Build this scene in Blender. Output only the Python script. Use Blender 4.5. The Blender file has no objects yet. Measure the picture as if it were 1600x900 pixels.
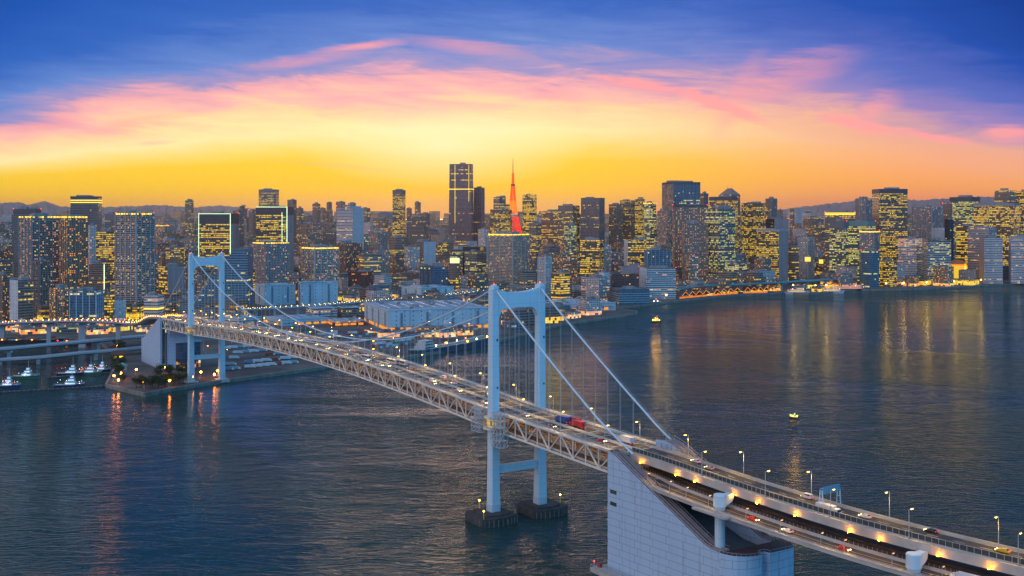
import bpy, math, random
from mathutils import Vector
random.seed(7)
SC = bpy.context.scene
COL = SC.collection
R = math.radians

# ------------------------------------------------------------------ camera
F, HY, H = 1768.0, 332.0, 168.0        # focal length in photo pixels, horizon row, eye height in metres
cd = bpy.data.cameras.new('camera')
cam = bpy.data.objects.new('camera', cd); COL.objects.link(cam)
cam.location = (0, 0, H); cam.rotation_euler = (R(90), 0, 0)
cd.sensor_width = 36; cd.lens = 36 * F / 1600; cd.shift_y = -(450 - HY) / 1600
cd.clip_start = 1; cd.clip_end = 90000
SC.camera = cam

# ------------------------------------------------------------------ render settings
SC.render.engine = 'CYCLES'
cy = SC.cycles
cy.max_bounces = 5; cy.diffuse_bounces = 2; cy.glossy_bounces = 3; cy.transmission_bounces = 2
cy.volume_bounces = 0; cy.transparent_max_bounces = 6
cy.sample_clamp_indirect = 4; cy.caustics_reflective = False; cy.caustics_refractive = False
cy.use_denoising = True
cy.use_adaptive_sampling = False
SC.view_settings.view_transform = 'Standard'; SC.view_settings.look = 'None'
SC.view_settings.exposure = 0.0; SC.view_settings.gamma = 1.0; SC.view_settings.use_curve_mapping = False

def lin(c):
    return tuple(((x / 255) / 12.92 if x / 255 <= 0.04045 else ((x / 255 + 0.055) / 1.055) ** 2.4) for x in c)

# ------------------------------------------------------------------ small node algebra
class V:
    nt = None
    def __init__(s, x): s.x = x
    @staticmethod
    def op(o, *a, clamp=False):
        n = V.nt.nodes.new('ShaderNodeMath'); n.operation = o; n.use_clamp = clamp
        for i, v in enumerate(a):
            if isinstance(v, V): V.nt.links.new(v.x, n.inputs[i])
            else: n.inputs[i].default_value = v
        return V(n.outputs[0])
    def __add__(s, o): return V.op('ADD', s, o)
    __radd__ = __add__
    def __sub__(s, o): return V.op('SUBTRACT', s, o)
    def __rsub__(s, o): return V.op('SUBTRACT', o, s)
    def __mul__(s, o): return V.op('MULTIPLY', s, o)
    __rmul__ = __mul__
    def __truediv__(s, o): return V.op('DIVIDE', s, o)
    def gt(s, o): return V.op('GREATER_THAN', s, o)
    def lt(s, o): return V.op('LESS_THAN', s, o)
def vfloor(a): return V.op('FLOOR', a)
def vfrac(a): return V.op('FRACT', a)
def vmax(a, b): return V.op('MAXIMUM', a, b)
def vmin(a, b): return V.op('MINIMUM', a, b)
def vclamp(a): return V.op('ADD', a, 0.0, clamp=True)
def vsmooth(a, lo, hi):
    n = V.nt.nodes.new('ShaderNodeMapRange'); n.interpolation_type = 'SMOOTHSTEP'
    V.nt.links.new(a.x, n.inputs[0]); n.inputs[1].default_value = lo; n.inputs[2].default_value = hi
    return V(n.outputs[0])
def vcomb(x, y, z=0.0):
    n = V.nt.nodes.new('ShaderNodeCombineXYZ')
    for i, v in enumerate((x, y, z)):
        if isinstance(v, V): V.nt.links.new(v.x, n.inputs[i])
        else: n.inputs[i].default_value = v
    return V(n.outputs[0])
def vsep(a):
    n = V.nt.nodes.new('ShaderNodeSeparateXYZ'); V.nt.links.new(a.x, n.inputs[0])
    return V(n.outputs[0]), V(n.outputs[1]), V(n.outputs[2])
def vnoise(vec, scale=1.0, detail=2.0, rough=0.5, dist=0.0, color=False):
    n = V.nt.nodes.new('ShaderNodeTexNoise')
    if vec is not None: V.nt.links.new(vec.x, n.inputs['Vector'])
    n.inputs['Scale'].default_value = scale; n.inputs['Detail'].default_value = detail
    n.inputs['Roughness'].default_value = rough; n.inputs['Distortion'].default_value = dist
    return V(n.outputs[1] if color else n.outputs[0])
def vwhite(vec):
    n = V.nt.nodes.new('ShaderNodeTexWhiteNoise'); n.noise_dimensions = '3D'
    V.nt.links.new(vec.x, n.inputs['Vector'])
    return V(n.outputs['Value'])
def vmix(f, a, b):
    n = V.nt.nodes.new('ShaderNodeMix'); n.data_type = 'RGBA'
    if isinstance(f, V): V.nt.links.new(f.x, n.inputs[0])
    else: n.inputs[0].default_value = f
    for i, v in ((6, a), (7, b)):
        if isinstance(v, V): V.nt.links.new(v.x, n.inputs[i])
        else: n.inputs[i].default_value = (*v[:3], 1)
    return V(n.outputs[2])
def vramp(f, stops, scale=1.0):
    n = V.nt.nodes.new('ShaderNodeValToRGB'); cr = n.color_ramp
    while len(cr.elements) > 1: cr.elements.remove(cr.elements[-1])
    for i, (p, c) in enumerate(stops):
        e = cr.elements[0] if i == 0 else cr.elements.new(p * scale)
        e.position = p * scale; e.color = (*lin(c), 1)
    V.nt.links.new((f * scale).x, n.inputs[0])
    return V(n.outputs[0])

# ------------------------------------------------------------------ sky: dusk glow over the city, blue overhead
w = bpy.data.worlds.new('World'); SC.world = w; w.use_nodes = True
V.nt = w.node_tree
for n in list(V.nt.nodes): V.nt.nodes.remove(n)
tc = V.nt.nodes.new('ShaderNodeTexCoord')
X, Y, Z = vsep(V(tc.outputs['Generated']))
el = V.op('ARCSINE', vmax(vmin(Z, 1.0), -1.0)) * 57.29578
az = V.op('ARCTAN2', X, Y) * 57.29578
aabs = V.op('ABSOLUTE', az + 1.0)
top = vmax(6.8 - 0.0050 * (aabs * aabs), 2.6)
n1 = vnoise(vcomb(az * 0.06, el * 0.42 + az * 0.03), 1.0, 6, 0.62, 0.6)
n2 = vnoise(vcomb(az * 0.16, el * 1.1 + az * 0.05, 3.0), 1.0, 7, 0.66, 1.2)
q = vmax(el, 0.0) / top
warp = vsmooth(q, 0.25, 0.8) * (n1 - 0.5) * 0.62 + vsmooth(q, 0.5, 0.9) * (n2 - 0.5) * 0.42
qq = vmax(q + warp, 0.0)
S = 1 / 3.4
rampL = vramp(qq, [(0, (255, 170, 60)), (0.05, (255, 184, 30)), (0.2, (255, 200, 10)), (0.40, (255, 207, 40)), (0.50, (255, 220, 112)),
                   (0.62, (255, 234, 166)), (0.75, (255, 214, 160)), (0.88, (252, 188, 172)), (0.99, (236, 166, 176)),
                   (1.09, (160, 146, 194)), (1.25, (92, 132, 204)), (1.6, (34, 98, 188)), (2.2, (0, 80, 174)), (3.0, (0, 58, 116))], S)
rampR = vramp(qq, [(0, (240, 140, 100)), (0.1, (252, 150, 96)), (0.3, (255, 168, 90)), (0.5, (250, 172, 124)), (0.78, (236, 170, 146)),
                   (0.95, (200, 152, 172)), (1.1, (156, 132, 188)), (1.4, (90, 108, 190)), (1.9, (20, 76, 170)), (2.5, (0, 58, 146)), (3.3, (0, 56, 120))], S)
front = vmix(vsmooth(az, 0.0, 22.0), rampL, rampR)
gl = vclamp(1.0 - V.op('SQRT', ((az + 3.5) / 7.5) * ((az + 3.5) / 7.5) + ((el - 3.3) / 2.1) * ((el - 3.3) / 2.1)))
front = vmix(gl * 0.65, front, lin((255, 250, 205)))
# wisps of lit cloud
def pxa(px, py): return (math.degrees(math.atan((px - 800) / F)), math.degrees(math.atan((HY - py) / math.hypot(F, px - 800))))
cloud = None
for (x0, y0, x1, y1, wd, st) in ((380, 104, 560, 82, .34, .5), (500, 80, 635, 64, .26, .9), (925, 118, 1080, 142, .34, 1.2), (1050, 136, 1192, 190, .42, 1.5),
                                 (1285, 186, 1400, 206, .42, 1.4), (1390, 200, 1520, 224, .26, 1.2), (1535, 206, 1620, 208, .42, 1.3),
                                 (1120, 215, 1190, 90, .8, .5), (1330, 190, 1400, 150, .7, .6), (640, 60, 820, 84, .5, .5),
                                 (0, 196, 130, 186, .35, .5), (120, 206, 300, 182, .34, .55), (210, 226, 275, 220, .16, .4),
                                 (420, 250, 620, 268, .12, .25), (1130, 150, 1330, 90, 1.0, .5), (820, 130, 940, 170, .6, .35)):
    a0, e0 = pxa(x0, y0); a1, e1 = pxa(x1, y1)
    cx, cyy = (a0 + a1) / 2, (e0 + e1) / 2
    L = math.hypot(a1 - a0, e1 - e0); ca, sa = (a1 - a0) / L, (e1 - e0) / L
    ax = (az - cx) * (ca / (L * .62)) + (el - cyy) * (sa / (L * .62))
    ay = (az - cx) * (-sa / wd) + (el - cyy) * (ca / wd) + (n2 - 0.5) * 2.6 + (n1 - 0.5) * 1.2
    g0 = vclamp(1.0 - (ax * ax + ay * ay) * 0.7); g = g0 * g0 * st
    cloud = g if cloud is None else vmax(cloud, g)
fine = vnoise(vcomb(az * 0.55, el * 2.6 - az * 0.3, 7.0), 1.0, 6, 0.7, 1.5)
cloud = vclamp(cloud * (0.45 + 1.1 * fine))
front = vmix(cloud * 0.85, front, lin((255, 160, 160)))
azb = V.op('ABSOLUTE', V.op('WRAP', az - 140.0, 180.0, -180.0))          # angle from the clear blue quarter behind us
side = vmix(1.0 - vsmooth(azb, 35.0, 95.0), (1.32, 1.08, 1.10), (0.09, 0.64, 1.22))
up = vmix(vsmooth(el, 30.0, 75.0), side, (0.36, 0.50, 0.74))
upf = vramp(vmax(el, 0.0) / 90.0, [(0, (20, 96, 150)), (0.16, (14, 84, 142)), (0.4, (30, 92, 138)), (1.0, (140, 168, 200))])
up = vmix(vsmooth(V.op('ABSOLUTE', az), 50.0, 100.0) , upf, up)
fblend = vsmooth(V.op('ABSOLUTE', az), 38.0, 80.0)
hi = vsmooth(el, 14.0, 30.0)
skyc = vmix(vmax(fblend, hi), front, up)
low = vsmooth(el, -6.0, -0.5)
skyc = vmix(low, lin((60, 60, 70)), skyc)
ns = V.nt.nodes.new('ShaderNodeTexSky'); ns.sky_type = 'NISHITA'; ns.sun_disc = False
ns.sun_elevation = R(2.0); ns.sun_rotation = R(-3.5)
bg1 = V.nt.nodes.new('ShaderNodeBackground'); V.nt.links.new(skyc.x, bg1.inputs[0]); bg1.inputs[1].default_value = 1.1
bg2 = V.nt.nodes.new('ShaderNodeBackground'); V.nt.links.new(ns.outputs[0], bg2.inputs[0]); bg2.inputs[1].default_value = 0.002
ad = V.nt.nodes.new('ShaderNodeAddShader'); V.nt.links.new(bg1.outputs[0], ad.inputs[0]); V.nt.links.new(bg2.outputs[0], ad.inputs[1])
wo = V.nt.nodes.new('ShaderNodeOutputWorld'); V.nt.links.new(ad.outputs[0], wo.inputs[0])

# ------------------------------------------------------------------ the last of the sun, low behind the city
sd = bpy.data.lights.new('sun', 'SUN'); sun = bpy.data.objects.new('sun', sd); COL.objects.link(sun)
sd.energy = 0.25; sd.angle = R(12); sd.color = (1.0, 0.62, 0.32)
sv = Vector((math.sin(R(-3.5)) * math.cos(R(3)), math.cos(R(-3.5)) * math.cos(R(3)), math.sin(R(3))))
sun.rotation_euler = sv.to_track_quat('Z', 'Y').to_euler()

# ------------------------------------------------------------------ materials
MATS = {}
def newmat(name):
    m = bpy.data.materials.new(name); m.use_nodes = True
    V.nt = m.node_tree
    b = m.node_tree.nodes['Principled BSDF']
    return m, b
def setin(b, k, v):
    if isinstance(v, V): V.nt.links.new(v.x, b.inputs[k])
    elif isinstance(v, tuple): b.inputs[k].default_value = (*v[:3], 1)
    else: b.inputs[k].default_value = v
def plain(name, rgb, rough=0.6, metal=0.0, var=0.12, scale=0.3):
    if name in MATS: return MATS[name]
    m, b = newmat(name); rgb = tuple(rgb)
    tc = V.nt.nodes.new('ShaderNodeTexCoord')
    nz = vnoise(V(tc.outputs['Object']), scale, 5, 0.6)
    c = vmix(vsmooth(nz, 0.3, 0.7), tuple(x * (1 - var) for x in rgb), tuple(min(1, x * (1 + var)) for x in rgb))
    setin(b, 'Base Color', c); setin(b, 'Roughness', rough); setin(b, 'Metallic', metal)
    MATS[name] = m; return m
def glow(name, rgb255, strength, sample=True):
    if name in MATS: return MATS[name]
    m, b = newmat(name); c = lin(rgb255)
    setin(b, 'Base Color', c); setin(b, 'Emission Color', c); setin(b, 'Emission Strength', strength)
    if not sample: m.cycles.emission_sampling = 'NONE'
    MATS[name] = m; return m
GOLD = ((255, 206, 30), (255, 180, 24), (255, 230, 90))
WARM = ((255, 180, 70), (255, 140, 50), (255, 226, 140))
MIXD = ((255, 210, 80), (210, 230, 90), (255, 240, 190))
ORNG = ((255, 150, 30), (255, 110, 30), (255, 200, 80))
def facade(name, wall, glass=(0.05, 0.045, 0.05), fh=3.6, fw=3.0, hx=0.8, hy=0.5, lit=0.3, row=0.0, pal=GOLD, E=1.0, ground=0.0, cluster=0.6,
           grough=0.18, top=None, zlo=None, zhi=None, wrough=0.75, coh=0.0):
    """wall with a grid of windows, some lit; u, v are metres along and up the wall"""
    if name in MATS: return MATS[name]
    m, b = newmat(name)
    uv = V.nt.nodes.new('ShaderNodeUVMap')
    u, v, _ = vsep(V(uv.outputs[0]))
    oi = V.nt.nodes.new('ShaderNodeObjectInfo'); rnd = V(oi.outputs['Random']) * 97.0
    cu = vfloor(u / fw); cv = vfloor(v / fh); fu = vfrac(u / fw); fv = vfrac(v / fh)
    wx = V.op('ABSOLUTE', fu - 0.5).lt(hx / 2); wy = V.op('ABSOLUTE', fv - 0.55).lt(hy / 2)
    geo = V.nt.nodes.new('ShaderNodeNewGeometry')
    side = V.op('ABSOLUTE', vsep(V(geo.outputs['True Normal']))[2]).lt(0.5)
    win = wx * wy * side
    r1 = vwhite(vcomb(cu, cv, rnd)); r2 = vwhite(vcomb(cu + 31.7, cv, rnd)); r3 = vwhite(vcomb(cu, cv + 77.3, rnd))
    rr = vwhite(vcomb(cv, 5.5, rnd)); rb = vwhite(vcomb(vfloor(cu / 4.0), cv, rnd + 3.0))
    rg = vnoise(vcomb(cu * 0.13, cv * 0.11, rnd), 1.0, 2)
    p = lit * (1 - row) + row * vsmooth(rr, 1 - lit - .12, 1 - lit + .12) * (0.55 + 0.5 * rb)
    p = p * (1 - cluster) + p * cluster * (0.35 + 1.3 * vsmooth(rb * 0.5 + rg * 0.5, 0.3, 0.66))
    if zlo is not None: p = p * vsmooth(v, zlo - 2, zlo + 2) 
    if zhi is not None: p = p * (1 - vsmooth(v, zhi - 2, zhi + 2))
    isl = (r1 * (1 - coh) + vwhite(vcomb(vfloor((cu + rr * 7.0) / 3.0), cv, rnd + 9.0)) * coh).lt(p)
    if ground > 0:
        g = v.lt(9.0) * r3.lt(ground) * side  # lowest storeys' walls glow, standing in for the many small street lights
        isl = vmax(isl * win, g * 2.6)
    else: isl = isl * win
    lc = vmix(r2.gt(0.72), vmix(r2.gt(0.4), lin(pal[0]), lin(pal[1])), lin(pal[2]))
    st = vmin(isl * (0.25 + 1.05 * r3 * r3) * (0.55 + vfrac(rnd * 0.731) * 0.95) * (E * 1.3), 1.05)
    nz = vnoise(vcomb(u * 0.06, v * 0.02, rnd), 1.0, 4)
    wc = vmix(nz, tuple(x * 0.72 for x in wall), tuple(min(1, x * 1.25) for x in wall))
    seam = vmax(vfrac(u / (fw * 4)).lt(0.06), vfrac(v / (fh * 6)).lt(0.035))
    wc = vmix(seam * 0.35, wc, tuple(x * 0.4 for x in wall))
    gc = vmix(r2, tuple(x * 0.6 for x in glass), tuple(min(1, x * 1.6) for x in glass))
    setin(b, 'Base Color', vmix(win, wc, gc))
    setin(b, 'Roughness', wrough - win * (wrough - grough))
    setin(b, 'Emission Color', lc); setin(b, 'Emission Strength', st)
    m.cycles.emission_sampling = 'NONE'
    MATS[name] = m; return m

# ------------------------------------------------------------------ mesh builder
class MB:
    def __init__(s): s.v = []; s.f = []; s.m = []; s.uv = []
    def face(s, pts, uv=None, mi=0):
        k = len(s.v); s.v += [tuple(p) for p in pts]; s.f.append(tuple(range(k, k + len(pts)))); s.m.append(mi)
        s.uv.append(uv or [(p[0], p[1]) for p in pts])
    def prism(s, poly, z0, z1, mi=0, tm=None, bottom=True, u0=0.0):
        """poly counter-clockwise (x,y); z1 may be a list per point"""
        n = len(poly); zt = z1 if isinstance(z1, (list, tuple)) else [z1] * n
        u = u0
        for i in range(n):
            a, c = poly[i], poly[(i + 1) % n]; L = math.hypot(c[0] - a[0], c[1] - a[1])
            za, zc = zt[i], zt[(i + 1) % n]
            s.face([(a[0], a[1], z0), (c[0], c[1], z0), (c[0], c[1], zc), (a[0], a[1], za)], [(u, z0), (u + L, z0), (u + L, zc), (u, za)], mi)
            u += L + 1.7
        s.face([(p[0], p[1], zt[i]) for i, p in enumerate(poly)], None, mi if tm is None else tm)
        if bottom: s.face([(p[0], p[1], z0) for p in reversed(poly)], None, mi if tm is None else tm)
    def box(s, c, d, rz=0.0, mi=0, tm=None):
        """c centre of the base, d = sizes"""
        ca, sa = math.cos(rz), math.sin(rz); hx, hy = d[0] / 2, d[1] / 2
        poly = [(c[0] + x * ca - y * sa, c[1] + x * sa + y * ca) for x, y in ((-hx, -hy), (hx, -hy), (hx, hy), (-hx, hy))]
        s.prism(poly, c[2], c[2] + d[2], mi, tm)
    def beam(s, p0, p1, wd, ht, mi=0, up=(0, 0, 1)):
        p0, p1 = Vector(p0), Vector(p1); d = (p1 - p0)
        if d.length < 1e-6: return
        d.normalize(); side = d.cross(Vector(up))
        if side.length < 1e-4: side = d.cross(Vector((0, 1, 0)))
        side.normalize(); u = side.cross(d)
        A = [p0 + side * (a * wd / 2) + u * (b_ * ht / 2) for a, b_ in ((-1, -1), (1, -1), (1, 1), (-1, 1))]
        B = [x + (p1 - p0) for x in A]; L = (p1 - p0).length
        for i in range(4):
            j = (i + 1) % 4
            s.face([A[j], A[i], B[i], B[j]], [(0, 0), (0, 1), (L, 1), (L, 0)], mi)
        s.face([A[0], A[1], A[2], A[3]], None, mi); s.face([B[3], B[2], B[1], B[0]], None, mi)
    def tube(s, pts, r, n=8, mi=0, cap=True):
        pts = [Vector(p) for p in pts]; rs = r if isinstance(r, (list, tuple)) else [r] * len(pts)
        rings = []
        for i, p in enumerate(pts):
            d = (pts[min(i + 1, len(pts) - 1)] - pts[max(i - 1, 0)]).normalized()
            a = d.cross(Vector((0, 0, 1)))
            if a.length < 1e-3: a = d.cross(Vector((0, 1, 0)))
            a.normalize(); b_ = a.cross(d)
            k = len(s.v)
            for j in range(n):
                t = 2 * math.pi * j / n
                s.v.append(tuple(p + a * (math.cos(t) * rs[i]) + b_ * (math.sin(t) * rs[i])))
            rings.append(k)
        for i in range(len(rings) - 1):
            for j in range(n):
                s.f.append((rings[i] + j, rings[i] + (j + 1) % n, rings[i + 1] + (j + 1) % n, rings[i + 1] + j)); s.m.append(mi)
                s.uv.append([(j, i), (j + 1, i), (j + 1, i + 1), (j, i + 1)])
        if cap:
            for k, rev in ((rings[0], True), (rings[-1], False)):
                f = list(range(k, k + n)); f = f[::-1] if rev else f
                s.f.append(tuple(f)); s.m.append(mi); s.uv.append([(0, 0)] * n)
    def ball(s, c, r, mi=0, n=8, sz=1.0):
        pts = [(c[0], c[1], c[2] - r * sz * math.cos(math.pi * k / 5)) for k in range(6)]
        s.tube(pts, [max(r * math.sin(math.pi * k / 5), r * .02) for k in range(6)], n, mi)
    def sweep(s, prof, frames, mi=0, closed=True, mis=None):
        """prof: list of (t,z); frames: list of callables (t,z)->point, walked along"""
        P = [[f(t, z) for t, z in prof] for f in frames]
        n = len(prof)
        dist = 0.0
        for i in range(len(P) - 1):
            L = (Vector(P[i + 1][0]) - Vector(P[i][0])).length
            for j in range(n if closed else n - 1):
                k = (j + 1) % n
                s.face([P[i][j], P[i + 1][j], P[i + 1][k], P[i][k]],
                       [(dist, prof[j][1]), (dist + L, prof[j][1]), (dist + L, prof[k][1]), (dist, prof[k][1])], mis[j] if mis else mi)
            dist += L
        if closed:
            s.face([P[0][j] for j in range(n)], None, mi); s.face([P[-1][j] for j in range(n - 1, -1, -1)], None, mi)
    def mesh(s, name, mats):
        idx = {}; nv = []; rm = []
        for p in s.v:
            k = (round(p[0], 3), round(p[1], 3), round(p[2], 3))
            if k not in idx: idx[k] = len(nv); nv.append(p)
            rm.append(idx[k])
        F2, M2, U2 = [], [], []
        for f, m_, u_ in zip(s.f, s.m, s.uv):
            f2 = [rm[i] for i in f]
            if len(set(f2)) < len(f2):
                g2, w2 = [], []
                for i, c in zip(f2, u_):
                    if i not in g2: g2.append(i); w2.append(c)
                if len(g2) < 3: continue
                f2, u_ = g2, w2
            F2.append(f2); M2.append(m_); U2.append(u_)
        s.m, s.uv = M2, U2
        me = bpy.data.meshes.new(name); me.from_pydata(nv, [], F2)
        for m in (mats if isinstance(mats, (list, tuple)) else [mats]): me.materials.append(m)
        me.polygons.foreach_set('material_index', s.m)
        ul = me.uv_layers.new(name='UVMap')
        flat = []
        for q_ in s.uv:
            for c in q_: flat += [c[0], c[1]]
        ul.data.foreach_set('uv', flat)
        me.update(); return me
    def build(s, name, mats, parent=None, loc=(0, 0, 0), rz=0.0, fix=True):
        me = s.mesh(name, mats)
        o = bpy.data.objects.new(name, me); COL.objects.link(o)
        o.location = loc; o.rotation_euler = (0, 0, rz)
        if parent is not None: o.parent = parent
        return o

USED = {}
def tag(o, label=None, cat=None, group=None, kind=None):
    if label: o['label'] = label
    if cat: o['category'] = cat
    if group: o['group'] = group
    if kind: o['kind'] = kind
    return o
def empty(name, loc=(0, 0, 0), rz=0.0, parent=None):
    o = bpy.data.objects.new(name, None); COL.objects.link(o); o.location = loc; o.rotation_euler = (0, 0, rz)
    if parent is not None: o.parent = parent
    return o
def kids(o): return [c for c in ALLK.get(o.name, [])]
ALLK = {}
def copy_tree(src, loc, rz, label, group=None, scale=None):
    """src: (root, [(child, [grandchildren])])"""
    root, ch = src
    r = root.copy(); COL.objects.link(r); r.location = loc; r.rotation_euler = (0, 0, rz)
    if scale: r.scale = scale
    r['label'] = label
    if group: r['group'] = group
    for c, gs in ch:
        k = c.copy(); COL.objects.link(k); k.parent = r
        for g in gs:
            d = g.copy(); COL.objects.link(d); d.parent = k
    return r
def hide_src(src):
    pass
def un(px, py, z=0.0):
    """ground point seen at a photo position, at height z"""
    d = (H - z) * F / (py - HY); return ((px - 800) * d / F, d)
def atd(px, d): return ((px - 800) * d / F, d)
def ztop(py, d): return H - (py - HY) * d / F

# ================================================================== SETTING: water, land, quays
m, b = newmat('bay water')
tc = V.nt.nodes.new('ShaderNodeTexCoord'); P_ = V(tc.outputs['Object'])
x_, y_, z_ = vsep(P_)
wv = vcomb(x_ * 0.55 + y_ * 0.18, y_ * 1.0 - x_ * 0.1)
h1 = vnoise(wv, 0.16, 7, 0.64, 0.8)
h2 = vnoise(wv, 0.055, 4, 0.55, 0.6)
h3 = vnoise(vcomb(x_ * 0.5, y_), 0.9, 3, 0.6)
wind = vsmooth(vnoise(vcomb(x_ * 0.7 + y_ * 0.12, y_ * 0.8), 0.0032, 5, 0.62, 1.2), 0.40, 0.60)
# a sheltered tongue of smooth water lies off the wooded point
axl = (x_ + 264.0) * (-0.293) + (y_ - 934.0) * 0.956
off = V.op('ABSOLUTE', (x_ + 264.0) * 0.956 + (y_ - 934.0) * 0.293)
lee = 1.0 - vsmooth(off + 60.0 * (vnoise(vcomb(x_, y_), 0.012, 4) - 0.5) - axl * 0.05, 50.0, 115.0)
lee = lee * (1.0 - vsmooth(axl, 80.0, 300.0))
amp = (0.24 + 0.76 * wind) * (1.0 - lee * 0.88)
crest = 1.0 - V.op('ABSOLUTE', h1 * 2.0 - 1.0)
ph = y_ * 0.135 + x_ * 0.02 + vnoise(vcomb(x_ * 0.6, y_), 0.022, 3, 0.5) * 9.0 + vnoise(vcomb(x_ * 0.6, y_), 0.11, 3, 0.6) * 1.4
fp = vfrac(ph); saw = vmin(fp / 0.84, (1.0 - fp) / 0.16)
ph2 = y_ * 0.33 - x_ * 0.05 + vnoise(vcomb(x_ * 0.7, y_), 0.05, 3, 0.5) * 8.0
fp2 = vfrac(ph2); saw2 = vmin(fp2 / 0.84, (1.0 - fp2) / 0.16)
hh = (saw * 0.75 + saw2 * 0.36) * (0.06 + 0.94 * amp) * (1.0 - lee * 0.5) + (crest * 1.1 + h1 * 0.9 + h3 * 0.22) * amp + h2 * 2.2 * (0.3 + 0.7 * amp)
bp = V.nt.nodes.new('ShaderNodeBump'); V.nt.links.new(hh.x, bp.inputs['Height'])
bp.inputs['Distance'].default_value = 1.15; bp.inputs['Strength'].default_value = 1.0
setin(b, 'Base Color', (0.016, 0.052, 0.050)); setin(b, 'Specular Tint', (1.0, 0.93, 0.74)); setin(b, 'Roughness', 0.05); setin(b, 'IOR', 1.24)
V.nt.links.new(bp.outputs[0], b.inputs['Normal'])
WATER = m
g = MB(); S0 = 28500
g.face([(-S0, -1850, 0), (S0, -1850, 0), (S0, S0, 0), (-S0, S0, 0)])
tag(g.build('water', WATER), kind='structure')

m, b = newmat('city ground')
tc = V.nt.nodes.new('ShaderNodeTexCoord'); o_ = V(tc.outputs['Object'])
nz = vnoise(o_, 0.02, 6, 0.65); nz2 = vnoise(o_, 0.3, 4, 0.6)
setin(b, 'Base Color', vmix(vsmooth(nz, .35, .65), (0.045, 0.045, 0.05), (0.12, 0.115, 0.11))); setin(b, 'Roughness', 0.85)
GROUND = m
QUAY = plain('quay concrete', (0.20, 0.19, 0.18), 0.85, var=0.3, scale=0.15)
LZ = 3.0
shore = [(-60, 527), (60, 527), (120, 529), (150, 532), (182, 552), (178, 575), (165, 601), (200, 609), (226, 615), (262, 608), (350, 594),
         (507, 573), (524, 566), (600, 561), (632, 558), (770, 534), (880, 506), (975, 493), (996, 489), (994, 486), (962, 482),
         (1008, 476), (1062, 470), (1110, 464.5), (1160, 460), (1232, 457), (1262, 459), (1302, 456), (1340, 452), (1372, 452.5),
         (1420, 452), (1470, 450), (1530, 446.5), (1600, 442.5), (1700, 439)]
land = [un(x, y, LZ) for x, y in shore]
far = [(9000, 11000), (16000, 26000), (-16000, 26000), (-6500, 9000), (-2600, 3000)]
g = MB(); poly = land + far
g.prism(poly, -3.0, LZ, mi=1, tm=0, bottom=False)
# the street sheet is triangulated by hand-off to the mesh: one large n-gon
lo = g.build('land', [GROUND, QUAY]); tag(lo, kind='structure')
# coping along the quay edge
g = MB()
fr = []
def frames(pts, flip=False):
    out = []
    for i, p in enumerate(pts):
        a = Vector(pts[max(i - 1, 0)]); c = Vector(pts[min(i + 1, len(pts) - 1)]); d = (c - a); d.z = 0; d.normalize()
        nx, ny = d.y, -d.x
        out.append((lambda t, z, p=p, nx=nx, ny=ny: (p[0] + nx * t, p[1] + ny * t, p[2] + z)))
    return out
g.sweep([(-1.5, 0.02), (-1.5, 0.7), (0.6, 0.7), (0.6, -1.2), (0, -1.2)], frames([(x, y, LZ) for x, y in land]))
tag(g.build('quay_edge', QUAY), kind='structure')

# far mountains
def ridge(name, prof, d, seed):
    rnd = random.Random(seed); g = MB(); pts = []
    for i in range(len(prof) - 1):
        (xa, ya), (xb, yb) = prof[i], prof[i + 1]; n = max(2, int((xb - xa) / 4))
        for k in range(n):
            t = k / n; y = ya + (yb - ya) * t + rnd.uniform(-.9, .9)
            pts.append((xa + (xb - xa) * t, y))
    pts.append(prof[-1])
    rows = []
    for fr_, dd in ((0.0, -2600), (0.45, -1500), (0.75, -700), (1.0, 0), (0.6, 900), (0.0, 2600)):
        rows.append([((x - 800) * d / F * (1 + dd / d), d + dd + rnd.uniform(-200, 200) * (fr_ not in (0, 1)), max(LZ, (ztop(y, d) - LZ) * fr_ * (1 + rnd.uniform(-.1, .1) * (fr_ < 1)) + LZ)) for x, y in pts])
    for a, c in zip(rows, rows[1:]):
        for i in range(len(pts) - 1): g.face([a[i], a[i + 1], c[i + 1], c[i]])
    tag(g.build(name, plain('mountain rock', (0.24, 0.20, 0.20), 0.9, scale=0.002)), kind='structure')
ridge('mountains', [(-120, 322), (-60, 318), (0, 317), (25, 315.5), (45, 320), (70, 314), (95, 322), (130, 325), (180, 323), (230, 321), (260, 321),
                    (300, 324), (340, 321), (375, 324), (420, 328), (520, 331)], 17500, 3)
ridge('mountains', [(1190, 331), (1230, 326), (1290, 319), (1340, 313), (1400, 311), (1440, 313), (1500, 308), (1540, 307), (1600, 309), (1720, 316)], 17500, 5)

# ------------------------------------------------------------------ haze: one closed box of thin air round camera and scene
m = bpy.data.materials.new('haze air'); m.use_nodes = True; V.nt = m.node_tree
for n in list(V.nt.nodes): V.nt.nodes.remove(n)
pv = V.nt.nodes.new('ShaderNodeVolumePrincipled'); out = V.nt.nodes.new('ShaderNodeOutputMaterial')
pv.inputs['Color'].default_value = (0.95, 0.88, 0.86, 1); pv.inputs['Density'].default_value = 0.000022
pv.inputs['Anisotropy'].default_value = 0.78
V.nt.links.new(pv.outputs[0], out.inputs['Volume'])
g = MB(); g.prism([(-29000, -1900), (29000, -1900), (29000, 29000), (-29000, 29000)], -4.0, 440.0)
HAZE = g.build('haze', m); tag(HAZE, kind='stuff')

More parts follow.
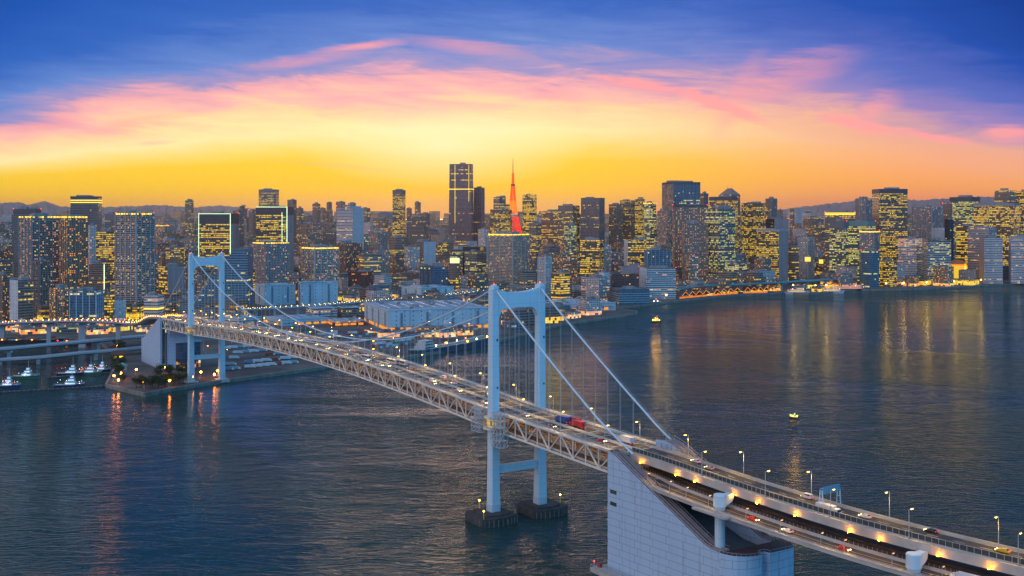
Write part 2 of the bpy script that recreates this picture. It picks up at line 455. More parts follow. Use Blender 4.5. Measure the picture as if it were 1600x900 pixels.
# ================================================================== BRIDGE
C0 = Vector((2.83, 625.0)); BD = Vector((.53, -.848)).normalized(); BP_ = Vector((.848, .53)).normalized()
def interp(tab, s):
    if s <= tab[0][0]: return tab[0][1]
    for (a, va), (c, vc) in zip(tab, tab[1:]):
        if s <= c:
            t = (s - a) / (c - a); t = t * t * (3 - 2 * t) if tab is TOFF else t
            return va + (vc - va) * t
    return tab[-1][1]
TOFF = [(96, 0.0), (132, 2.5), (200, 2.5), (250, 4.6), (300, 11.0), (350, 21.0), (420, 40.0)]
def toff(s):
    if s <= 200: return interp(TOFF, s)
    return 2.5 + 0.00098 * (s - 200) ** 2 * 0.98
def cen(s):
    return C0 + BD * s + BP_ * toff(s)
def ztruss(s):
    if s > 0: return 59.7 - 0.027 * s
    if s < -570: return 59.7 - 0.027 * (-570 - s)
    return 68.3 - 1.06e-4 * (s + 285) ** 2
ZR = [(0, 58.7), (106, 55.9), (140, 54.6), (180, 53.2), (240, 52.1), (300, 51.6), (420, 51.0)]
def zroad(s):
    if s > 0: return interp(ZR, s)
    return ztruss(s) - 1.0
def bp(s, t, z):
    c = cen(s); d = (cen(s + 1) - cen(s - 1)).normalized(); n = Vector((-d.y, d.x)) 
    if n.dot(BP_) < 0: n = -n
    p = c + n * t
    return (p.x, p.y, z)
def bheading(s):
    d = (cen(s + 1) - cen(s - 1)); return math.atan2(d.y, d.x)
def bframes(ss, zf):
    return [(lambda t, z, s=s: bp(s, t, zf(s) + z)) for s in ss]
def arange(a, b_, st):
    n = max(1, int(round(abs(b_ - a) / abs(st)))); return [a + (b_ - a) * i / n for i in range(n + 1)]

WHITE = plain('bridge paint', (0.56, 0.70, 0.82), 0.42, var=0.05, scale=0.08)
m, b = newmat('tower paint'); tc = V.nt.nodes.new('ShaderNodeTexCoord'); x__, y__, z__ = vsep(V(tc.outputs['Object']))
strk = vnoise(vcomb(x__ * 1.3, y__ * 1.3, z__ * .05), 1.0, 5, .6); blot = vnoise(V(tc.outputs['Object']), .06, 4)
c_ = vmix(blot, (.46, .61, .74), (.56, .70, .80)); c_ = vmix(vsmooth(strk, .52, .74) * .35, c_, (.30, .36, .40))
c_ = vmix(vfrac(z__ / 5.6).lt(.035) * .4, c_, (.22, .28, .34)); setin(b, 'Base Color', c_); setin(b, 'Roughness', .5); WHITE = m
STEEL = plain('truss paint', (0.68, 0.65, 0.60), 0.5, var=0.1, scale=0.4)
CONC = plain('bridge concrete', (0.42, 0.40, 0.38), 0.8, var=0.14, scale=0.12)
DARKC = plain('dark concrete', (0.05, 0.05, 0.055), 0.85, var=0.35, scale=0.25)
ASPH = plain('asphalt', (0.045, 0.045, 0.05), 0.7, var=0.25, scale=0.2)
PAVE = plain('pale pavement', (0.085, 0.083, 0.08), 0.75, var=0.15, scale=0.2)
LINE = plain('road paint', (0.75, 0.75, 0.72), 0.6)
RAILM = plain('galvanised rail', (0.42, 0.44, 0.46), 0.45, metal=0.3)
FENCE = plain('mesh fence', (0.045, 0.05, 0.05), 0.6, var=0.3, scale=1.0)
BROWN = plain('brown coping', (0.085, 0.05, 0.05), 0.7, var=0.3, scale=0.5)
YLAMP = glow('lamp yellow', (255, 190, 60), 30)
BLAMP = glow('boat lamp', (255, 190, 50), 18, False)
YLAMPF = glow('far lamp yellow', (255, 196, 80), 30, False)
OLAMP = glow('lamp orange', (255, 168, 60), 40)
OLAMPF = glow('far lamp orange', (255, 120, 40), 16, False)
WLAMP = glow('lamp white', (255, 244, 205), 24)
WLAMPF = glow('far lamp white', (255, 240, 210), 9, False)
RLAMP = glow('lamp red', (255, 40, 25), 14, False)
GLAMP = glow('lamp green', (120, 255, 140), 8, False)

BR = tag(empty('suspension_bridge', (C0.x, C0.y, 0)), 'long white double-deck suspension bridge carrying traffic across the bay to the city', 'bridge')
BRO = Vector((-C0.x, -C0.y, 0))
def bb(mb, name, mats, parent=BR):
    """children of the bridge keep world coordinates: shift them to the bridge's own origin"""
    o = mb.build(name, mats, parent)
    o.location = (-C0.x, -C0.y, 0) if parent is BR else (0, 0, 0)
    return o

main_s = arange(-570, 0, 10.5556); side_n = arange(0, 106, 10.6); side_f = arange(-676, -570, 10.6)
allnodes = side_f[:-1] + main_s + side_n[1:]
deck_s = arange(-700, 110, 9.0)
# decks
g = MB()
g.sweep([(-11.2, -0.25), (11.2, -0.25), (11.2, -1.1), (-11.2, -1.1)], bframes(deck_s, zroad))
for a, c in ((-14.9, -12.2), (12.2, 14.9)):
    g.sweep([(a, 0.9), (c, 0.9), (c, 0.4), (a, 0.4)], bframes(arange(-676, 106, 9), zroad), 1)
for a in (-9.9, 9.6):                                              # kerb barriers
    g.sweep([(a, 0.75), (a + .3, 0.75), (a + .3, -0.3), (a, -0.3)], bframes(deck_s, zroad), 1)
g.sweep([(-0.5, 0.6), (0.5, 0.6), (0.7, -0.3), (-0.7, -0.3)], bframes(deck_s, zroad), 1)
UD = bb(g, 'upper_deck', [ASPH, CONC])
g = MB()
for a in (-9.2, 8.95, -1.1, 0.9):
    g.sweep([(a, -0.238), (a + .2, -0.238)], bframes(deck_s, zroad), closed=False)
for a in (-6.5, -3.7, 3.5, 6.3):
    for s in arange(-690, 100, 12): g.sweep([(a, -0.238), (a + .18, -0.238)], bframes([s, s + 5], zroad), closed=False)
o = bb(g, 'lane_marking', LINE); o['kind'] = 'stuff'
g = MB()
zl = lambda s: ztruss(s) - 10.0
g.sweep([(-13.6, 0.1), (13.6, 0.1), (13.6, -0.6), (-13.6, -0.6)], bframes(deck_s, zl))
for a in (-13.6, 13.3, -5.2, 4.9): g.sweep([(a, 1.1), (a + .3, 1.1), (a + .3, 0), (a, 0)], bframes(deck_s, zl), 1)
for a in (-2.6, 0.8): g.sweep([(a, 0.9), (a + 1.8, 0.9), (a + 1.8, 0.1), (a, 0.1)], bframes(deck_s, zl), 2)
bb(g, 'lower_deck', [PAVE, CONC, CONC])
# railings of the walkways
g = MB()
for a in (-14.8, 14.8, -9.75, 9.75):
    h0 = 0.9 if abs(a) > 12 else 0.75
    for hh_ in (0.45, 0.95):
        g.sweep([(a - .05, h0 + hh_), (a + .05, h0 + hh_), (a + .05, h0 + hh_ - .09), (a - .05, h0 + hh_ - .09)], bframes(arange(-676, 106, 12), zroad))
    for s in arange(-676, 106, 4.0):
        p = bp(s, a, zroad(s) + h0 - .1); g.beam(p, (p[0], p[1], p[2] + 1.0), .12, .12)
o = bb(g, 'railing', RAILM); o['kind'] = 'stuff'
# stiffening truss, one mesh per side, and the cross frames between them
for sd_ in (-1, 1):
    g = MB(); t = 14.5 * sd_
    N = allnodes
    T = [bp(s, t, ztruss(s) - 0.5) for s in N]; B_ = [bp(s, t, ztruss(s) - 10.6) for s in N]
    for i in range(len(N)):
        if i + 1 < len(N):
            g.beam(T[i], T[i + 1], 0.85, 1.05); g.beam(B_[i], B_[i + 1], 0.85, 0.85)
            if i % 2 == 0: g.beam(T[i], B_[i + 1], .55, .62)
            else: g.beam(B_[i], T[i + 1], .5, .5)
        g.beam((T[i][0], T[i][1], T[i][2] - .5), (B_[i][0], B_[i][1], B_[i][2] + .4), .5, .5, up=(BD.x, BD.y, 0))
    bb(g, 'truss_side', STEEL)
g = MB()
for i, s in enumerate(allnodes):
    for zz in (-1.6, -10.7):
        g.beam(bp(s, -14, ztruss(s) + zz), bp(s, 14, ztruss(s) + zz), .5, .9)
    if i + 1 < len(allnodes):
        s2 = allnodes[i + 1]
        g.beam(bp(s, -14, ztruss(s) - 10.9), bp(s2, 14, ztruss(s2) - 10.9), .35, .35)
        g.beam(bp(s, 14, ztruss(s) - 10.95), bp(s2, -14, ztruss(s2) - 10.95), .35, .35)
    for t in (-5.6, 5.6): g.beam(bp(s, t, ztruss(s) - 1.6), bp(s, t, ztruss(s) - 10.3), .35, .35, up=(BD.x, BD.y, 0))
bb(g, 'floor_beams', STEEL)
# sodium lights under the upper deck
g = MB(); g.box((0, 0, 0), (2.2, .6, .2)); me = g.mesh('deck_light', OLAMP)
k = 0
for s in arange(-660, 100, 16.5):
    for t in (-4.6, 4.6):
        if t > 0 and k % 4: pass
        o = bpy.data.objects.new('deck_light', me); COL.objects.link(o); o.parent = BR
        p = bp(s, t, ztruss(s) - 2.35); o.location = (p[0] - C0.x, p[1] - C0.y, p[2]); o.rotation_euler = (0, 0, bheading(s))
        k += 1
# towers
def tower(s0, water):
    tw = empty('tower', (0, 0, 0), parent=BR); zb = 5.0 if water else 3.2
    def sec(c, a, b_, ch, z):                                      # chamfered section: a along the bridge, b_ across
        return [bp(s0 + x, c + y, z) for x, y in ((-a / 2 + ch, -b_ / 2), (a / 2 - ch, -b_ / 2), (a / 2, -b_ / 2 + ch), (a / 2, b_ / 2 - ch),
                                                 (a / 2 - ch, b_ / 2), (-a / 2 + ch, b_ / 2), (-a / 2, b_ / 2 - ch), (-a / 2, -b_ / 2 + ch))]
    for sg in (-1, 1):
        g = MB(); R_ = []
        for z in (zb, zb + 1.4, 30, 56, 90, 117.5, 126.3):
            a, b_ = 5.6 - (z / 126) * 1.1, 5.6 - (z / 126) * 1.0
            if z < zb + 1.5: a += 0.3; b_ += 0.3
            R_.append(sec(sg * 15.2, a, b_, .55, z))
        for r0, r1 in zip(R_, R_[1:]):
            for i in range(8): g.face([r0[i], r0[(i + 1) % 8], r1[(i + 1) % 8], r1[i]])
        g.face(R_[-1])
        leg = g.build('leg', WHITE, tw)
        g = MB()                                                   # access hatches and saddle housing
        for z in (22, 42, 72, 98):
            for sx in (2.35,):
                q = bp(s0 + sx + .1, sg * 15.2 + .9, z); g.box((q[0], q[1], q[2]), (.3, .9, 1.2), bheading(s0))
        g.build('hatch', DARKC, tw)
        g = MB(); q = bp(s0, sg * 15.0, 126.2)
        g.box(q, (5.4, 3.0, 1.7), bheading(s0)); g.box((q[0], q[1], q[2] + 1.7), (2.6, 2.0, .8), bheading(s0))
        g.build('saddle', WHITE, tw)
        g = MB(); g.ball((q[0], q[1], q[2] + 3.1), .16); g.tube([(q[0], q[1], q[2] + 2.4), (q[0], q[1], q[2] + 3.2)], .1)
        g.build('beacon', RLAMP, tw)
    # portal beam with curved haunches
    g = MB(); n = 14; topc, botc = [], []
    for i in range(n + 1):
        t = -12.9 + 25.8 * i / n; u = abs(t) / 12.9
        topc.append((t, 126.0 - 1.9 * (1 - u ** 2.4)))
        e = max(0.0, (abs(t) - 6.4) / 6.5); botc.append((t, 115.8 - 5.6 * (1 - math.sqrt(max(0, 1 - e * e)))))
    for sx in (-1.9, 1.9):
        for i in range(n):
            pts = [bp(s0 + sx, *topc[i]), bp(s0 + sx, *topc[i + 1]), bp(s0 + sx, *botc[i + 1]), bp(s0 + sx, *botc[i])]
            g.face(pts)
    for i in range(n):
        g.face([bp(s0 - 1.9, *topc[i]), bp(s0 - 1.9, *topc[i + 1]), bp(s0 + 1.9, *topc[i + 1]), bp(s0 + 1.9, *topc[i])])
        g.face([bp(s0 - 1.9, *botc[i]), bp(s0 - 1.9, *botc[i + 1]), bp(s0 + 1.9, *botc[i + 1]), bp(s0 + 1.9, *botc[i])])
    g.build('cross_beam', WHITE, tw)
    g = MB(); za = 25.0 if water else 24.0
    g.beam(bp(s0, -12.8, za + 2.9), bp(s0, 12.8, za + 2.9), 3.0, 4.2); g.build('cross_beam', WHITE, tw)
    g = MB(); g.beam(bp(s0, -12.8, 45.0), bp(s0, 12.8, 45.0), 3.4, 3.2); g.build('cross_beam', WHITE, tw)
    g = MB()
    for t in (-11.5, -4, 4, 11.5): g.beam(bp(s0, t, 126.2), bp(s0, t, 127.3), .1, .1)
    g.beam(bp(s0, -12, 127.2), bp(s0, 12, 127.2), .12, .12); g.build('railing', RAILM, tw)
    # footing
    for sg in (-1, 1):
        g = MB()
        if water:
            pr = [(-11, -13), (11, -13), (14, -5), (14, 5), (11, 13), (-11, 13), (-14, 5), (-14, -5)]
            pr = [(x * .86, y * .86) for x, y in pr]
            c = [bp(s0 + x, sg * 16.5 + y, 0)[:2] for x, y in pr]
            g.prism(c, -3, 4.4)
            c = [bp(s0 + x * .74, sg * 16.0 + y * .7, 0)[:2] for x, y in pr]; g.prism(c, 4.4, 5.4)
            for i in range(8): 
                q = pr[i]; a_ = bp(s0 + q[0] * .97, sg * 16.5 + q[1] * .97, 4.4); g.beam(a_, (a_[0], a_[1], 5.6), .25, .25)
                q2 = pr[(i + 1) % 8]; a2 = bp(s0 + q2[0] * .97, sg * 16.5 + q2[1] * .97, 5.5); g.beam((a_[0], a_[1], 5.5), a2, .12, .12)
            ft = g.build('footing', DARKC, tw)
            for i in range(8):
                a0, a1 = pr[i], pr[(i + 1) % 8]
                for k in range(3):
                    f_ = (k + .5) / 3; q_ = bp(s0 + (a0[0] + (a1[0] - a0[0]) * f_) * 1.015, sg * 16.5 + (a0[1] + (a1[1] - a0[1]) * f_) * 1.015, -.5)
                    g2 = MB(); g2.beam(q_, (q_[0], q_[1], 3.6), .7, .5); g2.build('fender', plain('rubber fender', (.10, .10, .09), .8, var=.4), ft)
        else:
            c = [bp(s0 + x, sg * 15.2 + y, 0)[:2] for x, y in ((-6, -6), (6, -6), (6, 6), (-6, 6))]
            g.prism(c, 1, 4.0); ft = g.build('footing', CONC, tw)
        g = MB()
        for i in range(16):                                        # fender cage at the leg's foot
            t = 2 * math.pi * i / 16; q = bp(s0 + 3.9 * math.cos(t), sg * 15.2 + 3.9 * math.sin(t), 5.2)
            g.beam(q, (q[0], q[1], 9.0), .16, .16)
            t2 = 2 * math.pi * (i + 1) / 16; q2 = bp(s0 + 3.9 * math.cos(t2), sg * 15.2 + 3.9 * math.sin(t2), 9.0)
            g.beam((q[0], q[1], 9.0), q2, .14, .14)
        g.build('guard_rail', RAILM, tw)
        if water:
            for (x, y) in ((9.5, -10.5), (-11.5, -1)) if sg < 0 else ((2, 11),):
                g = MB(); q = bp(s0 + x, sg * 16.5 + y, 4.4); g.tube([q, (q[0], q[1], 8.6)], .28); g.ball((q[0], q[1], 8.9), .4, 1)
                g.build('marker_light', [plain('yellow post', (.6, .4, .05)), YLAMP], tw)
    # glowing service gallery round the legs where the deck passes
    for sg in (-1, 1):
        q = bp(s0, sg * 15.2, 0)
        g = MB()
        for z0, z1, r in ((50.1, 51.0, 5.8), (56.1, 57.0, 5.2)):
            c = [(q[0] + r * math.cos(i * math.pi / 10), q[1] + r * math.sin(i * math.pi / 10)) for i in range(20)]
            g.prism(c, z0, z1)
        for i in range(12):
            a_ = i * math.pi / 6; x, y = q[0] + 5.3 * math.cos(a_), q[1] + 5.3 * math.sin(a_)
            g.beam((x, y, 51), (x, y, 56.1), .18, .18); 
            x2, y2 = q[0] + 5.3 * math.cos(a_ + math.pi / 6), q[1] + 5.3 * math.sin(a_ + math.pi / 6)
            g.beam((x, y, 52.1), (x2, y2, 52.1), .12, .12)
        gal = g.build('service_gallery', STEEL, tw)
        g = MB(); c = [(q[0] + 3.9 * math.cos(i * math.pi / 6), q[1] + 3.9 * math.sin(i * math.pi / 6)) for i in range(12)]
        g.prism(c, 51.4, 55.6); g.build('lit_cabin', facade('gallery cabin', (.5, .4, .2), (.3, .2, .05), 2.1, 1.0, .8, .8, .8, pal=GOLD, E=1.3), tw)
    return tw
TW1 = tower(0, True); TW2 = tower(-570, False)
for tw in (TW1, TW2): tw.location = (-C0.x, -C0.y, 0)
# cables
def zc(s):
    if -570 <= s <= 0: return 73.0 + 53.8 * ((s + 285) / 285) ** 2
    u = (s / 118) if s > 0 else ((-570 - s) / 118)
    return 126.8 + (57.6 - 126.8) * u - 3.2 * 4 * u * (1 - u) * .55
cs = arange(-688, -570, 8) + arange(-570, 0, 9.5)[1:] + arange(0, 118, 8)[1:]
for t in (-14.6, 14.6):
    g = MB(); g.tube([bp(s, t, zc(s)) for s in cs], .46, 8)
    c_ = bb(g, 'main_cable', WHITE)
    for s in allnodes:
        if abs(s) > 6 and abs(s + 570) > 6 and -670 < s < 100:
            g = MB(); p = bp(s, t, zc(s)); p2 = bp(s + .9, t, zc(s + .9)); g.tube([p, p2], .62, 8); g.build('cable_band', WHITE, c_)
    # hand ropes over the cable
    g = MB()
    for dt in (-.55, .55): g.tube([bp(s, t + dt, zc(s) + 1.5) for s in cs], .05, 4)
    g.build('hand_rope', RAILM, c_)
hs = sorted([(s, t) for s in allnodes for t in (-14.6, 14.6) if abs(s) > 6 and abs(s + 570) > 6 and -662 < s < 92 and zc(s) > ztruss(s) + 1.5], key=lambda a: -a[0])
def hang(mb, s, t):
    for ds in (-.35, .35):
        mb.tube([bp(s + ds, t, ztruss(s)), bp(s + ds, t, zc(s) - .3)], .065, 5)
for s, t in hs[:98]:
    g = MB(); hang(g, s, t); bb(g, 'hanger', RAILM)
g = MB()
for s, t in hs[98:]: hang(g, s, t)
o = bb(g, 'hanger', RAILM); o['kind'] = 'stuff'
# lattice maintenance gantries beside the near tower
GREYL = plain('scaffold grey', (0.5, 0.52, 0.55), 0.5)
rg = random.Random(4)
for (sa, sb, za, zb_) in ((-15.5, -6.0, 47.5, 60.0), (5.0, 15.0, 42.5, 60.0)):
    g = MB(); ns_, nt_, nz_ = 4, 3, 6
    pt = {}
    for i in range(ns_):
        for j in range(nt_):
            for k in range(nz_):
                pt[i, j, k] = bp(sa + (sb - sa) * i / (ns_ - 1), -20.3 + 4.8 * j / (nt_ - 1), za + (zb_ - za) * k / (nz_ - 1))
    for (i, j, k), p in pt.items():
        for d_ in ((1, 0, 0), (0, 1, 0), (0, 0, 1), (1, 0, 1), (0, 1, 1)):
            q = pt.get((i + d_[0], j + d_[1], k + d_[2]))
            if q and (sum(d_) == 1 or rg.random() < .4): g.beam(p, q, .26, .26)
        if k in (1, 3) and i < ns_ - 1 and j < nt_ - 1:
            g.face([p, pt[i + 1, j, k], pt[i + 1, j + 1, k], pt[i, j + 1, k]])
    bb(g, 'maintenance_gantry', GREYL)

# ------------------------------------------------------------------ anchorages
m, b = newmat('panel cladding')
uv = V.nt.nodes.new('ShaderNodeUVMap'); u, v, _ = vsep(V(uv.outputs[0]))
vv = v - u * 0.03
row_ = vfloor(vv / 3.3)
ju = vfrac(u / 11.0 + vwhite(vcomb(row_, 1.0)) * 0.0 + vfrac(row_ / 2) * 0.35)
jl = vmax(vfrac(vv / 3.3).lt(0.05), ju.lt(0.018))
fl = vfrac(u / 2.2).lt(0.05) * 0.18
nz = vnoise(vcomb(u * .05, v * .02), 1, 5)
st_ = vnoise(vcomb(u * .5, v * .03), 1, 4)
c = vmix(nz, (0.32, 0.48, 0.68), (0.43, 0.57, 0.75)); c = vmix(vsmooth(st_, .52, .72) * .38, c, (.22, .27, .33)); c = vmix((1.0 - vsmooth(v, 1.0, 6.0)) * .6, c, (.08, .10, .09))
c = vmix(vmax(jl * .8, fl), c, (.10, .13, .18))
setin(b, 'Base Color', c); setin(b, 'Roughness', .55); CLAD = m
def anchorage(name, label, s0, dr, near):
    """s0: front face station, dr: +1 when the block extends away from the near tower"""
    root = tag(empty(name, (*bp(s0, 0, 0)[:2], 0)), label, 'anchorage')
    L0 = Vector(bp(s0, 0, 0)); h = bheading(s0)
    def W(x, y, z):                                                # local: x away from the span, y across
        p = Vector((C0.x, C0.y, 0)) + Vector((BD.x, BD.y, 0)) * (s0 + dr * x) + Vector((BP_.x, BP_.y, 0)) * y
        return (p.x - L0.x, p.y - L0.y, z)
    def slab(mb, prof, y0, y1, mi=0, tm=None):
        """prof in (x,z), extruded across"""
        n = len(prof)
        for y, fl_ in ((y0, 0), (y1, 1)):
            mb.face([W(x, y, z) for x, z in prof], [(x, z) for x, z in prof], mi)
        d_ = 0
        for i in range(n):
            (xa, za), (xb, zb2) = prof[i], prof[(i + 1) % n]; vert = abs(xb - xa) < .01
            mb.face([W(xa, y0, za), W(xb, y0, zb2), W(xb, y1, zb2), W(xa, y1, za)],
                    [(0, za), (0, zb2), (y1 - y0, zb2), (y1 - y0, za)] if vert else [(xa, 0), (xb, 0), (xb, y1 - y0), (xa, y1 - y0)], mi if (vert or tm is None) else tm)
    zb = -3 if near else 1
    tops = [(0, 57.4), (4, 56.8), (52, 36.5), (66, 30.6), (70, 29.5), (76, 29.2)]
    tops0 = tops
    for y0, y1 in ((-17.2, -11.5), (11.5, 17.2)):
        tops = tops0 if y0 < 0 else [(0, 59.6), (7, 60.2), (14, 58.6), (36, 50.0), (60, 34.0), (70, 29.5), (76, 29.2)]
        g = MB(); slab(g, [(0, zb)] + tops + [(76, zb)], y0, y1, 0, 1)
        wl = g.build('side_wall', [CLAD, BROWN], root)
        g = MB()                                                   # steps, ridge strips and handrail along the slanting coping
        for yy in (y0 + .5, y0 + 2.2, y0 + 3.9, y1 - .5):
            for (xa, za), (xb, zb2) in zip(tops[1:], tops[2:]):
                g.beam(W(xa, yy, za + .35), W(xb, yy, zb2 + .35), .35, .7)
        g.build('coping', plain('coping steel', (.30, .27, .30), .5), wl)
        g = MB()
        for yy in (y0 + .2, y1 - .2):
            for (xa, za), (xb, zb2) in zip(tops[1:], tops[2:]):
                g.beam(W(xa, yy, za + 1.7), W(xb, yy, zb2 + 1.7), .12, .12)
                n = max(1, int((xb - xa) / 3))
                for i in range(n): 
                    t = i / n; g.beam(W(xa + (xb - xa) * t, yy, za + (zb2 - za) * t), W(xa + (xb - xa) * t, yy, za + (zb2 - za) * t + 1.7), .1, .1)
        g.build('handrail', RAILM, wl)
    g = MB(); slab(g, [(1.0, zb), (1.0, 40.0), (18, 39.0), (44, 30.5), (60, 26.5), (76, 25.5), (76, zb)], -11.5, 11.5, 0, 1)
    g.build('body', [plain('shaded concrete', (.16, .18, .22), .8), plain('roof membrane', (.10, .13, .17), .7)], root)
    # rounded rear block: two lobes with a recess between
    poly = []
    for a in range(0, 91, 10): poly.append((76 + 11 * math.sin(R(a)), -17.2 + 11 * (1 - math.cos(R(a)))))
    poly = [(76, -17.2)] + poly[1:] + [(87, -4.5), (84.5, -4.0), (84.5, -.5), (87, 0)] + [(87, 9)] + [(81 + 6 * math.cos(R(a)), 11.2 + 6 * math.sin(R(a))) for a in range(0, 91, 15)] + [(76, 17.2)]
    g = MB(); pw = [W(x, y, 0)[:2] for x, y in poly]
    g.prism(pw, zb, 29.2, 0, 1, u0=9.0); g.build('rear_block', [CLAD, BROWN], root)
    g = MB(); 
    for i in range(len(pw) - 1):
        g.beam((*pw[i], 30.2), (*pw[i + 1], 30.2), .14, .14); g.beam((*pw[i], 29.2), (*pw[i], 30.2), .12, .12)
    g.build('parapet_rail', RAILM, root)
    if near:
        for z in (33.5, 39.0):
            g = MB(); g.beam(W(2.2, -17.22, z), W(6.8, -17.22, z), .3, 1.7); g.build('slot_window', DARKC, root)
        g = MB(); pl = [W(x, y, 0)[:2] for x, y in ((-7, -22), (92, -22), (92, 22), (-7, 22))]
        g.prism(pl, -3, 2.2); g.build('fender_platform', [CONC], root)
        g = MB()
        for i in range(34):
            x = -7 + 99 * i / 33; p = W(x, -22, 2.2); g.beam(p, (p[0], p[1], 3.4), .15, .15)
        g.beam(W(-7, -22, 3.4), W(92, -22, 3.4), .15, .15); g.beam(W(-7, -22, 3.4), W(-7, 22, 3.4), .15, .15)
        g.build('platform_rail', RAILM, root)
        g = MB(); p = W(-6, -20.5, 2.2); g.tube([p, (p[0], p[1], 4.6)], .25); g.ball((p[0], p[1], 5.0), .3, 1)
        g.build('navigation_light', [RAILM, RLAMP], root)
        g = MB(); p = W(-4.5, -18.5, 2.2); g.box(p, (2.0, 1.4, 1.8), h); g.build('equipment_box', plain('red box', (.35, .05, .04)), root)
    else:
        # dark glazed slot and white face with a recessed glazed hall, towards the span
        g = MB(); g.beam(W(-.35, -13.6, 9), W(-.35, -13.6, 53.5), 2.6, .7, up=(BD.x, BD.y, 0)); g.build('glazed_slot', plain('dark teal glass', (.015, .05, .05), .15), root)
        g = MB(); slab(g, [(-3, 1), (-3, 40), (1, 40), (1, 1)], -9.5, -1.5, 0)
        slab(g, [(-9, 40.2), (-9, 45.5), (1, 45.5), (1, 40.2)], -9.5, 26, 0)
        slab(g, [(-3, 30.0), (-3, 40.1), (1, 40.1), (1, 30.0)], -1.4, 26, 0)
        g.build('front_wall', [CLAD], root)
        g = MB(); slab(g, [(-2.6, 3), (-2.6, 29.9), (.8, 29.9), (.8, 3)], -1.3, 25, 0)
        g.build('glazed_hall', facade('hall glass', (.05, .1, .16), (.02, .06, .11), 6.5, 2.4, .92, .9, .5, E=.9, pal=WARM, zhi=9.0), root)
    return root
anchorage('cable_anchorage', 'huge slanted pale blue anchorage block rising from open water under the approach roads', 106, 1, True)
anchorage('cable_anchorage', 'wedge-shaped white anchorage on the wooded point at the city end of the bridge', -676, -1, False)

# ------------------------------------------------------------------ approach viaduct beyond the near anchorage
AV = tag(empty('approach_viaduct', (*bp(180, 0, 0)[:2], 0)), 'curving two-level approach viaduct with lit road decks beyond the open water anchorage', 'viaduct')
AO = AV.location
def ab(mb, name, mats, parent=None):
    o = mb.build(name, mats, parent or AV)
    o.location = (-AO.x, -AO.y, 0) if parent is None else (0, 0, 0)
    return o
ap = arange(110, 440, 7)
g = MB()
g.sweep([(-8.6, 0.05), (8.6, 0.05), (8.6, -1.8), (5.2, -3.3), (-5.2, -3.3), (-8.6, -2.9)], bframes(ap, zroad), 0)
g.sweep([(-8.62, .35), (-7.5, .35), (-7.5, 0.0), (-8.62, -.1)], bframes(ap, zroad), 0)
for a, hh_ in ((-7.4, .9), (8.2, 1.25), (-1.5, .95)):
    g.sweep([(a, hh_), (a + .35, hh_), (a + .35, 0), (a, 0)], bframes(ap, zroad), 0)
ab(g, 'upper_deck', [CONC])
g = MB(); g.sweep([(-1.1, .062), (8.1, .062)], bframes(ap, zroad), closed=False, mi=0); g.sweep([(-7.0, .062), (-1.55, .062)], bframes(ap, zroad), closed=False, mi=1)  # near lanes paler: brightness of headlight trails put into their colour
ab(g, 'road_surface', [ASPH, PAVE])
g = MB()
for a in (-.7, 7.6, -6.7, -1.9): g.sweep([(a, .074), (a + .18, .074)], bframes(ap, zroad), closed=False)
for s in arange(112, 432, 10): g.sweep([(3.3, .074), (3.5, .074)], bframes([s, s + 4.5], zroad), closed=False)
ab(g, 'lane_marking', LINE)['kind'] = 'stuff'
g = MB()
g.sweep([(-7.25, .9), (-7.2, .9), (-7.2, 2.7), (-7.25, 2.7)], bframes(ap, zroad), 0)
for s in arange(110, 438, 2.5): 
    p = bp(s, -7.35, zroad(s) + .3); g.beam(p, (p[0], p[1], p[2] + 2.5), .16, .16, 1)
ab(g, 'mesh_fence', [FENCE, RAILM])
g = MB()
for s in arange(110, 438, 3.2):
    p = bp(s, 8.7, zroad(s) - .2); g.beam(p, (p[0], p[1], p[2] + 3.6), .14, .14)
for z in (2.2, 3.3): g.sweep([(8.65, z), (8.75, z), (8.75, z - .08), (8.65, z - .08)], bframes(ap, zroad), 0)
ab(g, 'far_fence', FENCE)
LOW = lambda s: zroad(s) - 8.1
def lowt(s): return -14.5 - 5.0 * min(1, max(0, (s - 112) / 30))
g = MB()
def lowframes(ss, near=True): return [(lambda t, z, s=s: bp(s, (lowt(s) + t), LOW(s) + z)) for s in ss]
g.sweep([(0, 0), (29, 0), (29, -1.1), (20, -2.6), (6.5, -3.3), (0, -1.15)], lowframes(ap), 0)
g.sweep([(0, .45), (.35, .45), (.35, -.2), (0, -.2)], lowframes(ap), 0)
g.sweep([(10.4, 1.1), (10.7, 1.1), (10.7, 0), (10.4, 0)], lowframes(ap), 0)
for a in (13.0, 18.0): g.sweep([(a, .9), (a + 1.6, .9), (a + 1.6, -.05), (a, -.05)], lowframes(ap), 1)  # dark guideway walls: shade under the upper deck put into their colour
ab(g, 'lower_deck', [CONC, DARKC])
g = MB(); g.sweep([(2.6, .012), (10.2, .012)], lowframes(ap), closed=False); g.sweep([(10.8, .012), (28.6, .012)], lowframes(ap), closed=False, mi=1); ab(g, 'road_surface', [ASPH, DARKC])  # inner strip dark as well, under-deck shade put into its colour
g = MB()
for a in (2.8, 6.3, 9.9): g.sweep([(a, .024), (a + .18, .024)], lowframes(ap), closed=False)
ab(g, 'lane_marking', LINE)
g = MB()
for z in (.8, 1.15, 1.5): g.sweep([(.15, z), (.25, z), (.25, z - .09), (.15, z - .09)], lowframes(ap), 0)
for s in arange(112, 436, 2.2):
    p = bp(s, lowt(s) + .2, LOW(s) + .3); g.beam(p, (p[0], p[1], p[2] + 1.25), .1, .1)
for s in arange(112, 436, 2.0):
    p = bp(s, lowt(s) + 10.55, LOW(s) + 1.0); g.beam(p, (p[0], p[1], p[2] + 1.3), .1, .1)
ab(g, 'railing', RAILM)
